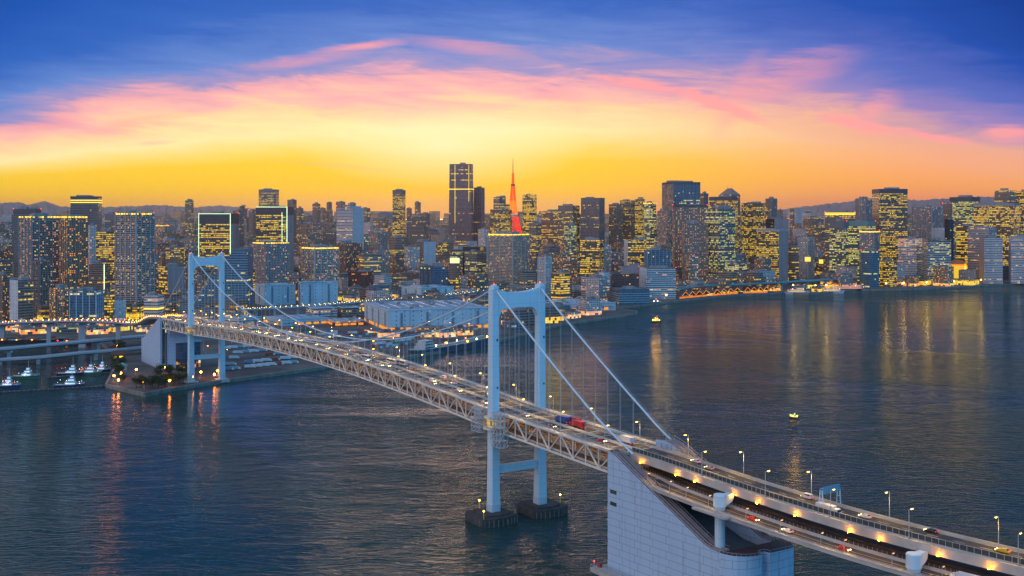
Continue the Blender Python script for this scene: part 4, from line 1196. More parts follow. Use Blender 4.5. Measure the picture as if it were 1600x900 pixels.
bld(701, 716, 720, 409, 2300, 'off_half', 'beige block topped by a glowing pale billboard', 'office_block', 'building')
bld(723, 750, 759.5, 386, 2500, 'dark', 'plain black cube of an office with one gold-windowed edge', 'office_block', 'building', right='off_gold', crown='flat')
# ---- centre
bld(701, 737, 740.5, 256, 3700, 'glass_tall', 'tallest skyscraper of the skyline, purple glass with gold light lines', shape='taper', tk=.93, vlines=((.12, .62, .99), (.72, .4, .99)), hline=(.745,), crown='flat', podium=(12, 40))
bld(740.5, 752, 757, 293, 3750, 'glass_tall', 'slimmer purple tower standing shoulder to shoulder with the tallest skyscraper', rel='fins', bcol=(.22, .2, .24))
bld(747, 757, 764, 358, 2900, 'apt_white', 'bluish pale apartment tower between tallest skyscraper and red lattice tower', A_)
bld(771, 786, 797, 308, 3300, 'off_half', 'dark stepped tower next to the red lattice tower', shape='steps', steps=(((0, .55), 1.0), ((.55, 1), .9)))
bld(766, 790, 800, 327, 3250, 'off_gold', 'gold-lit lower tower in front of the dark stepped one', band=0)
bld(815.5, 834, 839.5, 304, 3450, 'off_gold', 'golden office tower on the bay side of the red lattice tower', shape='chamfer', mast=1, masts=1)
bld(763, 801, 826.5, 366, 2350, 'apt_grey', 'big grid-fronted apartment tower with gold crown hiding the red tower foot', A_, crown='lit', rel='balcony', bcol=(.40, .36, .33), hline=(.99,))
bld(826, 838, 846, 349, 3000, 'off_half', 'brown lit mid-rise below the golden office tower', 'office_block', 'building')
bld(841, 852, 861, 401, 2200, 'apt_white', 'white mesh-like apartment block beside the gold-crowned grid tower', A_, rel='balcony', bcol=(.5, .5, .53))
bld(846, 870, 881, 330, 3600, 'off_half', 'wide pale brown office with several lit rows beyond the golden tower', 'office_block', 'building')
bld(872, 895, 905.5, 321, 3300, 'off_half', 'brown broad office with aerials on its roof', 'office_block', 'building', crown='mast', masts=4)
bld(877, 893, 905, 352, 2500, 'off_lime', 'round-cornered tower with lime-yellow windows in the middle distance', 'round_tower', shape='round', crown='flat')
bld(861, 876, 890.5, 427, 2000, 'off_gold', 'dark navy office near the pier with broken yellow rows and a roof beacon', 'office_block', 'building', mast=1, masts=1)
bld(906, 938, 943, 375, 2350, 'off_gold', 'black-framed office filled with gold rows near the pier sheds', rel='fins', fst=10, bcol=(.03, .035, .05))
bld(908, 936, 944.5, 309, 3300, 'off_dim', 'grey ribbed tower over the middle of the city', rel='fins', fst=4, bcol=(.22, .2, .22))
bld(908, 922, 953, 434, 2080, 'off_white', 'pale blue low office with small yellow windows behind the pier sheds', 'office_block', 'building')
bld(936, 944, 952.5, 426, 2130, 'blank_white', 'white narrow block with an orange vertical strip', 'office_block', 'building', vlines=((.5, .1, .9),))
bld(951.6, 966, 973, 319, 3400, 'off_half', 'ribbed golden-brown tower, lowest of the three joined ones', rel='fins', fst=5, bcol=(.25, .2, .18))
bld(969, 986, 992, 313, 3450, 'off_half', 'flat-topped brown tower in the middle of the three joined ones', rel='fins', fst=5, bcol=(.2, .15, .14))
bld(992, 1003, 1008, 310.5, 3400, 'off_gold', 'tallest of the three joined brown towers, with a gold edge')
bld(1005, 1019, 1026.5, 317, 3200, 'off_lime', 'pale greenish tower with notched crown by the three joined ones', shape='chamfer', crown='lit')
bld(1027, 1042, 1051, 329, 2900, 'dots', 'brown tower half hidden at the foot of the blue-crowned giant')
bld(1034.7, 1052, 1094, 284.5, 3100, 'dots', 'blue-grey giant with dark overhanging crown and white window dots', right='blue_glass', band=5, bandcol=(.06, .05, .06), rel='fins', fst=9, bcol=(.16, .18, .24))
bld(1051, 1053.5, 1105, 320.5, 2650, 'dots', 'very wide dark tower peppered with small white windows', right='dots', band=5, bandcol=(.08, .07, .08))
bld(1066, 1069, 1107, 348, 2520, 'dots', 'wide brown tower with red-lit storey in front of the peppered one', right='dots', hline=())
bld(975, 981, 1022, 375, 2400, 'blank_white', 'navy office with bright gold rows and a pale side wall', right='off_gold')
bld(1007, 1012, 1048, 391, 2330, 'blue_glass', 'teal grid-fronted office beside the navy gold-rowed one', right='blue_glass', rel='fins', fst=7, bcol=(.2, .33, .42))
bld(955, 958, 998, 428, 2130, 'off_half+red', 'maroon block with scattered orange windows near the pier', 'office_block', 'building', right='off_half+red')
bld(969, 972, 1006, 416, 2200, 'blank', 'plain purple-grey block over the maroon one', 'office_block', 'building', right='blank', crown='flat')
bld(998, 1010, 1056, 419, 2150, 'blank_white', 'pale blue quayside office with gold rows and red roof lamps', 'office_block', 'building', right='off_white', red=1, crown='flat', rel='bands', bcol=(.35, .5, .6))
bld(952, 968, 1015, 452, 2020, 'blue_glass', 'low teal glass block with banded front on the pier root', 'office_block', 'building', right='blue_glass', rel='bands', bcol=(.2, .32, .40), crown='flat')
# ---- right
bld(1094, 1100, 1107, 302, 3300, 'off_dim', 'dark narrow tower squeezed behind the blue-crowned giant')
bld(1124, 1141, 1156.5, 304, 3200, 'off_half', 'tower with pointed glass crown and twin masts', crown='pyramid', ph=19)
bld(1108, 1145, 1153, 307.5, 2900, 'off_gold', 'dark-topped office in front of the pointed crown', band=10, bandcol=(.07, .06, .08), crown='flat')
bld(1101, 1123, 1149, 325, 2500, 'off_lime', 'pale grey-topped office with dark vertical slot and lime windows', shape='notch', band=0, hline=())
bld(1157, 1190, 1201, 317, 3000, 'off_gold', 'broad office speckled all over with yellow, behind the pale framed one', shape='chamfer', rel='bands', bcol=(.14, .13, .12))
bld(1196, 1206, 1214.5, 310, 3800, 'off_dim', 'purple-grey apartment tower behind the yellow-speckled office', A_)
bld(1197, 1210, 1232, 342, 2900, 'dark', 'dark block just behind the pale framed office', 'office_block', 'building', right='blank')
bld(1182, 1217, 1231.5, 359, 2550, 'off_gold', 'pale framed office glowing gold with blank lilac side near the ferry pier', right='blank', rel=None, band=4, bandcol=(.36, .33, .36), crown='flat')
bld(1133, 1160, 1169, 412, 2450, 'off_lime', 'low blue office with yellow windows behind the zigzag awnings', 'office_block', 'building')
bld(1159, 1188, 1197, 424, 2480, 'apt_white', 'low white apartment row behind the zigzag awnings', 'apartment_block', 'building', rel='balcony', bcol=(.5, .5, .53), crown='flat')
bld(1234, 1239, 1241.5, 327, 5000, 'off_dim', 'lone distant tower over the low part of the city')
bld(1215, 1220, 1223, 328, 5600, 'off_dim', 'distant pale tower beyond the dark block')
bld(1258, 1262, 1266, 329, 6000, 'off_dim', 'tiny distant twin tower on the low skyline')
bld(1232, 1241, 1248, 387, 2600, 'off_half', 'narrow office with yellow floors beside the pale framed one', 'office_block', 'building')
bld(1247, 1262, 1272, 371, 2750, 'apt_white', 'grey and white mid-rise in the gap beyond the park', 'apartment_block', 'building', rel='balcony', bcol=(.4, .4, .42))
bld(1272, 1284, 1292, 352, 3300, 'off_half', 'brown mid-rise with pinkish lights behind the park gap', 'office_block', 'building')
bld(1289, 1326, 1336, 332, 2900, 'off_half', 'broad office with orange-lit roof terrace', hline=(.97, .99))
bld(1296, 1318, 1326, 346, 2650, 'off_lime', 'lime-windowed office under the orange roof terrace', band=16, bandcol=(.12, .13, .15))
bld(1337, 1352, 1362.5, 310, 3100, 'apt_grey', 'grey-blue apartment tower beside the big black-and-gold slab', A_, rel='balcony', bcol=(.25, .27, .32))
bld(1323, 1356, 1368, 346, 2700, 'off_lime', 'teal-topped office with lime windows at the foot of grey-blue apartments', band=12, bandcol=(.12, .22, .24), crown='flat')
bld(1343, 1366, 1374, 361, 2560, 'apt_grey', 'ribbed grey tower with thin gold roof line by the black-and-gold slab', A_, hline=(.985,), rel='fins', fst=4, bcol=(.22, .23, .27))
bld(1362.5, 1374, 1418, 295.5, 2750, 'off_dim', 'big black-and-gold slab, tallest on the bay side of the city', right='off_gold', band=10, bandcol=(.07, .06, .09), crown='flat')
bld(1343, 1362, 1376, 392, 2480, 'blue_glass', 'dark teal block with red lamp near the ferry terminal', 'office_block', 'building', red=1, shape='chamfer')
bld(1372, 1392, 1402, 408, 2500, 'off_gold', 'low dark office with gold windows by the marina quay', 'office_block', 'building')
bld(1425, 1456, 1473, 323, 3000, 'apt_grey', 'long grey apartment slab with glassy middle', A_, rel='balcony', bcol=(.28, .3, .35))
bld(1403, 1432, 1441, 373, 2650, 'off_white', 'white banded office with bowed front at the water', shape='bow', rel='bands', bcol=(.6, .6, .64), crown='flat')
bld(1441, 1450, 1486, 375, 2600, 'off_half', 'pale office with blue banding and lit stair edge', right='off_lime', rel='bands', bcol=(.4, .45, .52))
bld(1456, 1474, 1484, 356, 2820, 'blank_white', 'beige blank-topped block above the blue-banded office', 'office_block', 'building', crown='flat')
bld(1476, 1483, 1490, 343, 2720, 'dark', 'narrow pitch-black tower beside the orange dome', crown='flat')
bld(1473, 1484, 1488, 318, 3150, 'off_dim', 'open-framed roof block behind the pitch-black tower', 'office_block', 'building')
bld(1484, 1518, 1531, 308, 3200, 'off_lime', 'dark office with two roof towers and aerials', crown='mast', masts=2, band=12, bandcol=(.05, .07, .08))
bld(1494, 1514, 1523, 353, 2760, 'off_gold', 'dark gold-windowed office above the orange dome', 'office_block', 'building')
bld(1512, 1545, 1557, 356, 2700, 'off_white', 'grey banded office behind the plain white tower', rel='bands', bcol=(.3, .3, .33))
bld(1521, 1584, 1595, 318, 2900, 'off_gold', 'very broad office with brown dotted top and lime lower half', band=6, bandcol=(.25, .24, .27))
bld(1554, 1578, 1588, 297, 3300, 'off_half', 'dark tower with T-shaped rooftop, farthest along the bay skyline', mast=0)
bld(1587, 1604, 1615, 299, 3200, 'off_gold', 'gold-lit tower cropped by the picture edge')
bld(1530, 1538, 1567, 371, 2620, 'blank', 'plain white tower with faint windows near the golden lit tree', right='off_white', crown='flat')
bld(1576, 1580, 1612, 369, 2620, 'blank_white', 'white office with warm windows, last along the bay shore', right='off_white')

# white lights of the first tall slab's top, sloping glass building, dome
def trapezoid(x0, x1, x2, x3, yt, ylow, d, label):
    """glass building whose left side slopes from ylow up to yt"""
    P0, P1, P2, P3 = [(x - 800) / F * d for x in (x0, x1, x2, x3)]
    root = tag(empty('sloping_glass_building', (P0, d, LZ)), label, 'building')
    zt, zl_ = ztop(yt, d) - LZ, ztop(ylow, d) - LZ
    g = MB(); W_ = P3 - P0
    prof = [(0, 0), (W_, 0), (W_, zt), (P2 - P0, zt), (0, zl_)]
    for y, rev in ((0, 0), (38, 1)):
        g.face([(x, y, z) for x, z in prof], [(x, z) for x, z in prof], 0)
    for i in range(5):
        (xa, za), (xb, zb) = prof[i], prof[(i + 1) % 5]
        g.face([(xa, 0, za), (xb, 0, zb), (xb, 38, zb), (xa, 38, za)], [(0, za), (0, zb), (38, zb), (38, za)], 0 if i != 3 else 1)
    g.build('wall', [fac('blue_glass'), plain('sloping glass', (.16, .26, .34), .25)], root)
    g = MB()
    for k in range(1, 24):
        f = k / 24; z = zl_ * .3 + (zt - 2) * f * .95; 
        xl = 0 if z < zl_ else (P2 - P0) * (z - zl_) / (zt - zl_)
        g.beam((xl, -.4, z), (W_, -.4, z), .7, 1.1)
    g.build('spandrel', plain('spandrel teal', (.14, .28, .38), .5), root)
    FOOT.append([(P0, d), (P3, d), (P3, d + 40), (P0, d + 40)])
trapezoid(304, 318, 366, 387, 389, 470, 1850, 'blue glass building with one long sloping side behind the far bridge tower')
# billboard on its roof
def simple(name, cat, label, px, py, d, w_, h_, dep, mats, rz=0.0):
    X_ = (px - 800) / F * d; z = ztop(py, d)
    root = tag(empty(name, (X_, d, z - h_), rz), label, cat); g = MB(); g.box((0, dep / 2, 0), (w_, dep, h_)); g.build('frame', RAILM, root)
    g = MB(); g.box((0, -.25, h_ * .08), (w_ * .94, .3, h_ * .84)); g.build('panel', mats, root); return root
simple('billboard', 'billboard', 'glowing pale green-white billboard on the beige block', 710.5, 402.5, 2290, 20, 12, 2, glow('billboard glow', (240, 250, 150), 1.2, False))
simple('billboard', 'billboard', 'glowing orange-yellow billboard above the park trees', 1262, 401, 2590, 14, 12, 2, glow('billboard orange', (255, 200, 70), 1.3, False))
simple('billboard', 'billboard', 'smaller yellow billboard beside the orange-yellow one', 1283, 405, 2620, 10, 11, 2, glow('billboard yellow', (255, 205, 50), 1.3, False))
# domed hall
dd = 2700; X_ = (1496 - 800) / F * dd
root = tag(empty('domed_hall', (X_, dd, LZ)), 'orange-lit domed hall by the water in front of the pitch-black tower', 'hall'); FOOT.append([(X_ - 26, dd - 26), (X_ + 26, dd - 26), (X_ + 26, dd + 26), (X_ - 26, dd + 26)])
zz = ztop(414, dd) - LZ
g = MB(); g.tube([(0, 0, 0), (0, 0, zz)], 22, 20); g.build('wall', fac('off_gold+street_glow'), root)
g = MB(); ang = [R(a) for a in range(0, 91, 15)]
g.tube([(0, 0, zz + 13 * math.sin(a)) for a in ang], [max(20 * math.cos(a), .3) for a in ang], 20, 0); g.build('dome', plain('copper dome', (.45, .16, .04), .5), root)
g = MB(); g.tube([(0, 0, zz + .5), (0, 0, zz + 2.4)], 21.2, 20); g.build('dome_light', glow('dome light', (255, 120, 30), 1.2, False), root)
# golden lit tree / spire on the shore
dd = 2645; X_ = (1508 - 800) / F * dd; zt = ztop(410, dd) - LZ
root = tag(empty('illuminated_tree', (X_, dd, LZ)), 'golden cone of lights shaped like a tall tree at the waterfront', 'light sculpture')
g = MB(); g.tube([(0, 0, 0), (0, 0, zt)], .3, 6); g.build('pole', RAILM, root)
g = MB()
for k in range(9): 
    f = k / 9; g.tube([(0, 0, 3 + (zt - 4) * f), (0, 0, 3 + (zt - 4) * (f + .07))], [7 * (1 - f) + .4, 5 * (1 - f) + .3], 12)
g.build('light_tier', glow('tree gold', (255, 214, 40), 1.5, False), root)

# ------------------------------------------------------------------ red lattice tower
dd = 3557; X_ = (801.5 - 800) / F * dd; TT = tag(empty('lattice_tower', (X_, dd, LZ), R(20)), 'tall red and orange floodlit lattice tower with a needle mast', 'tower')
zt = ztop(247, dd) - LZ
FOOT.append([(X_ - 45, dd - 45), (X_ + 45, dd - 45), (X_ + 45, dd + 45), (X_ - 45, dd + 45)])
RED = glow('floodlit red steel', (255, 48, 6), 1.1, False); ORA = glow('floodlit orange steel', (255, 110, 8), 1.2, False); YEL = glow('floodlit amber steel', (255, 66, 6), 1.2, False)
def half(z): 
    z = z / zt; return 46 * (1 - z) ** 2.6 + 2.8 if z < .75 else 2.0 * (1 - z) / .25 + .4
def lat(name, z0, z1, st, mat, wd):
    g = MB(); z = z0
    while z < z1 - .1:
        z2 = min(z + st, z1); r0, r1 = half(z), half(z2)
        c0 = [(-r0, -r0, z), (r0, -r0, z), (r0, r0, z), (-r0, r0, z)]; c1 = [(-r1, -r1, z2), (r1, -r1, z2), (r1, r1, z2), (-r1, r1, z2)]
        for i in range(4):
            j = (i + 1) % 4
            g.beam(c0[i], c1[i], wd * 1.5, wd * 1.5, up=(0, 1, 0)); g.beam(c0[i], c1[j], wd * .8, wd * .8, up=(0, 1, 0)); g.beam(c0[j], c1[i], wd * .8, wd * .8, up=(0, 1, 0))
            g.beam(c1[i], c1[j], wd * .9, wd * .9)
        z = z2
    return g.build(name, mat, TT)
lat('legs', 0, zt * .45, 17, RED, 1.3); lat('shaft', zt * .47, zt * .6, 9, ORA, 1.3); lat('shaft', zt * .6, zt * .74, 8, YEL, 1.2)
lat('antenna', zt * .76, zt * .86, 5, YEL, 1.2)
g = MB(); g.tube([(0, 0, zt * .85), (0, 0, zt)], [1.5, .5], 6); g.build('antenna', plain('antenna steel', (.35, .12, .08)), TT)
g = MB(); g.box((0, 0, zt * .45), (25, 25, 9)); g.box((0, 0, zt * .45 + 9), (21, 21, 3)); g.build('main_deck', [fac('off_white')], TT)
g = MB(); g.box((0, 0, zt * .735), (10, 10, 8)); g.build('top_deck', plain('top deck', (.3, .14, .1)), TT)

# ------------------------------------------------------------------ the long blue sheds and warehouses on the near shores
SHR = plain('shed roof', (.20, .31, .42), .7, var=.25, scale=.03)
BW = plain('blue shed paint', (.40, .53, .63), .6, var=.12, scale=.03)
def shed(x0, xs, x1, yt, d, label, kind='blue_wall', right=None, base=0, name='warehouse', roof='flat', arch=0):
    Xc, th, a, b_ = corner(x0, xs, x1, d); Ht = ztop(yt, d) - LZ
    root = tag(empty(name, (Xc, d, LZ), th), label, 'warehouse')
    FOOT.append([(Xc + x * math.cos(th) - y * math.sin(th), d + x * math.sin(th) + y * math.cos(th)) for x, y in ((-a, 0), (0, 0), (0, b_), (-a, b_))])
    g = MB(); g.prism([(-a, 0), (0, 0), (0, b_), (-a, b_)], 0, Ht, 0, 1, u0=4); g.build('wall', [fac(kind), SHR], root)
    g = MB()
    for (p, q) in (((-a, -.5), (.5, -.5)), ((.5, -.5), (.5, b_))):
        g.beam((*p, Ht + .2), (*q, Ht + .2), .8, 1.3)
    g.build('cornice', plain('shed trim', (.42, .58, .70), .6), root)
    rnd = random.Random(int(x0 * 7 + yt))
    for i in range(max(2, int(a * b_ / 1500))):
        g = MB(); g.box((-a * rnd.uniform(.1, .9), b_ * rnd.uniform(.1, .9), Ht), (rnd.uniform(3, 9), rnd.uniform(3, 8), rnd.uniform(1.5, 4))); g.build('roof_unit', PLANT_, root)
    if base:
        g = MB(); g.beam((.9, b_ * .03, base), (.9, b_ * .97, base), 1.6, .5); g.beam((-a * .97, -.9, base), (-a * .03, -.9, base), 1.6, .5); cn = g.build('canopy', RAILM, root)
        BAY = glow('bay light', (255, 150, 40), .9, False); n = min(40, int(b_ / 12) + 1)
        for i in range(n):
            if rnd.random() < .75: g = MB(); g.beam((.6, b_ * (i + .15) / n, base * .5), (.6, b_ * (i + .8) / n, base * .5), .5, base * .6); g.build('loading_bay', BAY, root)
        n = min(40, int(a / 12) + 1)
        for i in range(n):
            if rnd.random() < .6: g = MB(); g.beam((-a * (i + .15) / n, -.6, base * .5), (-a * (i + .8) / n, -.6, base * .5), .5, base * .6); g.build('loading_bay', BAY, root)
    # external stair shafts and louvre panels
    LV = plain('louvre', (.12, .2, .28), .7); n = max(2, int(b_ / 34))
    for i in range(n):
        y = b_ * (i + .5) / n; g = MB(); g.beam((.4, y, 4), (.4, y, Ht - 4), 3.0, .7, up=(1, 0, 0)); g.build('louvre_panel', LV, root)
    n = max(1, int(a / 34))
    for i in range(n): x = -a * (i + .5) / n; g = MB(); g.beam((x, -.4, 4), (x, -.4, Ht - 4), 3.0, .7, up=(0, 1, 0)); g.build('louvre_panel', LV, root)
    for i in range(min(9, int(b_ / 14))):
        y = b_ * (i + .5) / min(9, int(b_ / 14)); g = MB(); g.box((-a * .5, y, Ht), (a * rnd.uniform(.55, .8), 2.2, .9)); g.build('skylight', plain('skylight', (.42, .5, .56), .35), root)
    if arch:
        g = MB(); 
        for y in (b_ * .3, b_ * .5):
            pts = [(-a * .2 - a * .6 * i / 12 , y, Ht + 8 * math.sin(math.pi * i / 12)) for i in range(13)]
            g.tube(pts, .5, 6)
            for i in range(1, 12): g.tube([pts[i], (pts[i][0], y, Ht)], .2, 4)
        g.build('roof_arch', WTRIM, root)
    return root
shed(398, 413, 462, 446, 2000, 'big blue-grey windowless warehouse with purple side, next to the sloping glass building', right='blank')
shed(466, 470, 528, 441, 2010, 'second big blue-grey windowless warehouse, under the gold-banded apartments')
shed(569.5, 607, 766, 485, 1562, 'very long pale blue warehouse with stair shafts behind the bridge deck', base=7)
shed(627, 658, 709, 450, 2000, 'pale warehouse with rounded roof and a lit white front', right='off_white')
shed(412, 440, 512, 500, 1640, 'low long light-blue shed beside the elevated road', base=5)
shed(478, 490, 527, 482, 1760, 'white office warehouse with small dark window rows, behind the low light-blue shed', 'off_white')
shed(528, 536, 566, 481, 1770, 'small beige depot with lit windows under the elevated road', 'off_half')
shed(512, 522, 570, 502, 1640, 'open parking deck with orange-lit floors beside the long pale blue warehouse', 'off_half+red', base=5, name='parking_deck')
shed(345, 372, 408, 498, 1560, 'low grey customs shed behind the far bridge tower', 'off_white')
shed(660, 690, 722, 494, 1690, 'white shipyard hall beside the moored ship', 'blank_white', base=6)
shed(724, 741, 775, 486, 1720, 'long low white quay shed between the shipyard hall and the bridge tower', 'blank_white', base=6)
shed(775, 800, 852, 483, 1830, 'pale quay shed with orange-lit doors seen through the bridge portal', 'blank_white', base=6)
shed(852, 882, 962, 475, 1880, 'long white pier warehouse with arched roof truss', 'blank_white', base=7, arch=1)
shed(700, 720, 800, 468, 2130, 'wide low blue-roofed depot behind the quay sheds', 'blank_white')
shed(805, 830, 862, 466, 2120, 'blue-white depot beyond the bridge portal', 'blue_wall')

# ================================================================== fill of lesser buildings
def inpoly(x, y, P):
    c = False; j = len(P) - 1
    for i in range(len(P)):
        if (P[i][1] > y) != (P[j][1] > y) and x < (P[j][0] - P[i][0]) * (y - P[i][1]) / (P[j][1] - P[i][1]) + P[i][0]: c = not c
        j = i
    return c
LANDP = land + far
BB = [(min(p[0] for p in f), max(p[0] for p in f), min(p[1] for p in f), max(p[1] for p in f), f) for f in FOOT]
def clear(x, y, r):
    for x0, x1, y0, y1, f in BB:
        if x0 - r < x < x1 + r and y0 - r < y < y1 + r: return False
    return True
def inner(x, y, r):
    return all(inpoly(x + dx, y + dy, LANDP) for dx in (-r, r) for dy in (-r, r))
PARKS = [(1218, 1292, 2380, 2950)]
def keepout(px, d):
    if d < 1500: return True
    if d < 1540 and px < 250: return True
    if d < 2250 and 395 < px < 575 and d < 2060: return True
    for a, c, d0, d1 in PARKS:
        if a < px < c and d0 < d < d1: return True
    return False
rf = random.Random(99)
fills = []
def scatter(d0, d1, cell, hgt, wmin, wmax):
    y = d0
    while y < d1:
        x = -y * .56
        while x < y * .56:
            cx, cy_ = x + rf.uniform(-.3, .3) * cell, y + rf.uniform(-.3, .3) * cell
            px = 800 + cx / cy_ * F
            w_, dp = rf.uniform(wmin, wmax), rf.uniform(wmin, wmax)
            if -60 < px < 1660 and not keepout(px, cy_) and clear(cx, cy_, max(w_, dp) * .62) and inner(cx, cy_, max(w_, dp) * .7):
                fills.append([cx, cy_, w_, dp, hgt(px, cy_), math.radians(rf.choice((12, 25, 25, 38, 55)) + rf.uniform(-4, 4)), px])
            x += cell
        y += cell * .95
def h1_(px, d):
    h = rf.choice((9, 12, 15, 18, 22, 27)) * rf.uniform(.85, 1.15)
    if d < 1720 and px < 640: return rf.uniform(5, 9)
    if d > 2050 and rf.random() < .2: h = rf.uniform(28, 48)
    return h
def h2_(px, d):
    h = rf.uniform(18, 48)
    if rf.random() < .22: h = rf.uniform(50, 88)
    return h
def h3_(px, d):
    h = rf.uniform(18, 60)
    r = rf.random()
    if r < .24: h = rf.uniform(60, 110)
    if r < .03: h = rf.uniform(120, 165)
    return h
def h4_(px, d):
    h = rf.uniform(18, 60)
    r = rf.random()
    if r < .18: h = rf.uniform(70, 130)
    if r < .035: h = rf.uniform(130, 185)
    return h
scatter(1500, 2400, 42, h1_, 17, 34)
scatter(2400, 3500, 52, h2_, 22, 42)
scatter(3500, 7000, 92, h3_, 36, 74)
scatter(7000, 17000, 210, h4_, 60, 150)
KINDS_ = [('brown', 'apt_brown+street_glow', .16), ('grey', 'apt_grey+street_glow', .18), ('pale', 'apt_white+street_glow', .16), ('gold-windowed', 'off_half+street_glow', .14), ('lime-windowed', 'off_lime+half', .05),
          ('amber-lit', 'apt_gold+street_glow', .13), ('dim brown', 'off_dim', .12), ('blue-grey', 'blue_glass+half', .06)]
def pick(px, d):
    r = rf.random(); 
    if d < 2300 and 560 < px < 1000 and r < .4: return 2 if r < .2 else 7
    a = 0
    for i, (_, _, p) in enumerate(KINDS_):
        a += p
        if r < a: return i
    return 1
for f in fills: f.append(pick(f[6], f[1]))
area = sorted(range(len(fills)), key=lambda i: -(fills[i][2] + fills[i][3]) * fills[i][4] / fills[i][1] ** 2)
# seen ones only: nothing much in front of them
def px_of(f): return f[6]
NIND = 168
ind = set(); 
for i in area:
    if len(ind) >= NIND: break
    f = fills[i]
    if 0 < f[6] < 1600 and f[1] < 3600: ind.add(i)
ANCH = [(-50, 'picture edge'), (33, 'black-and-white canal office'), (88, 'gold-crowned apartments'), (210, 'white-columned tower'), (335, 'lower outlined office'),
        (428, 'taller outlined office'), (500, 'gold-banded apartments'), (547, 'white headquarters'), (624, 'gold-bottomed tower'), (720, 'tallest skyscraper'),
        (801, 'red lattice tower'), (890, 'lime-windowed round tower'), (925, 'black-framed office'), (980, 'three joined towers'), (1064, 'blue-crowned giant'),
        (1140, 'pointed crown'), (1207, 'pale framed office'), (1310, 'orange roof terrace'), (1390, 'black-and-gold slab'), (1450, 'blue-banded office'),
        (1500, 'orange dome'), (1570, 'T-topped tower'), (1700, 'bay horizon')]
cnt = {}
def fillmesh(g, f, local):
    cx, cy_, w_, dp, h_, rz, px, k = f
    ca, sa = math.cos(rz), math.sin(rz)
    ox, oy, oz, ca2, sa2 = (0, 0, 0, 1, 0) if local else (cx, cy_, LZ, ca, sa)
    u0 = rf.randint(0, 4000) * 3.4
    P = [(-w_ / 2, -dp / 2), (w_ / 2, -dp / 2), (w_ / 2, dp / 2), (-w_ / 2, dp / 2)]
    T = lambda p: (ox + p[0] * ca2 - p[1] * sa2, oy + p[0] * sa2 + p[1] * ca2)
    mi = 0 if local else k
    g.prism([T(p) for p in P], oz, oz + h_, mi, 1 if local else len(KINDS_), bottom=False, u0=u0)
    return T
for i in sorted(ind, key=lambda i: fills[i][6]):
    f = fills[i]; k = f[7]; px = f[6]
    gi = max(j for j in range(len(ANCH)) if ANCH[j][0] <= px)
    tall = 'tallish' if f[4] > 32 else ('low' if f[4] < 16 else 'mid-height')
    key = (gi, k, tall); n = cnt.get(key, 0); cnt[key] = n + 1
    fills[i].append((gi, k, tall, n))
for i in sorted(ind, key=lambda i: fills[i][6]):
    f = fills[i]; gi, k, tall, n = f[8]; tot = cnt[(gi, k, tall)]
    a, c = ANCH[gi][1], ANCH[gi + 1][1]
    o_ = '' if tot == 1 else (', %s along' % ORD[n])
    lab = f'{tall} {KINDS_[k][0]} block{o_}, between {a} and {c}'
    g = MB(); root = empty('city_block', (f[0], f[1], LZ), f[5]); tag(root, lab, 'building', 'smaller blocks filling the streets of the city')
    fillmesh(g, f[:8], True)
    e = .5
    for (p, q) in (((-f[2] / 2, -f[3] / 2), (f[2] / 2, -f[3] / 2)), ((f[2] / 2, -f[3] / 2), (f[2] / 2, f[3] / 2)), ((-f[2] / 2, -f[3] / 2), (-f[2] / 2, f[3] / 2))):
        g.beam((*p, f[4] + .4), (*q, f[4] + .4), .6, 1.0, mi=1)
    g.build('wall', [fac(KINDS_[k][1]), ROOFM], root)
    for q in range(rf.choice((1, 1, 2))):
        g = MB(); g.box((f[2] * rf.uniform(-.25, .25), f[3] * rf.uniform(-.25, .25), f[4] - .1), (f[2] * rf.uniform(.2, .45), f[3] * rf.uniform(.2, .45), rf.uniform(2, 4.5))); g.build('roof_plant', PLANT_, root)
    if f[1] < 2700 and rf.random() < .35:
        g = MB(); k_ = int(f[4] / 3.1)
        for z in range(1, k_): g.beam((-f[2] * .48, -f[3] / 2 - .6, z * 3.1), (f[2] * .48, -f[3] / 2 - .6, z * 3.1), 1.2, 1.0)
        if k_ > 1: g.build('balcony', plain('balcony pale', (.36, .36, .38), .8), root)
g = MB()
for i, f in enumerate(fills):
    if i in ind: continue
    T = fillmesh(g, f[:8], False)
    if f[1] < 3600 or (f[4] > 70 and f[1] < 7000):
        a_ = f[5]; q = T((f[2] * rf.uniform(-.2, .2), f[3] * rf.uniform(-.2, .2))); g.box((q[0], q[1], LZ + f[4] - .1), (f[2] * .35, f[3] * .35, rf.uniform(2, 5)), a_, len(KINDS_))
tag(g.build('city_sprawl', [fac(k[1]) for k in KINDS_] + [ROOFM]), kind='stuff')
print('fills', len(fills), 'ind', len(ind))

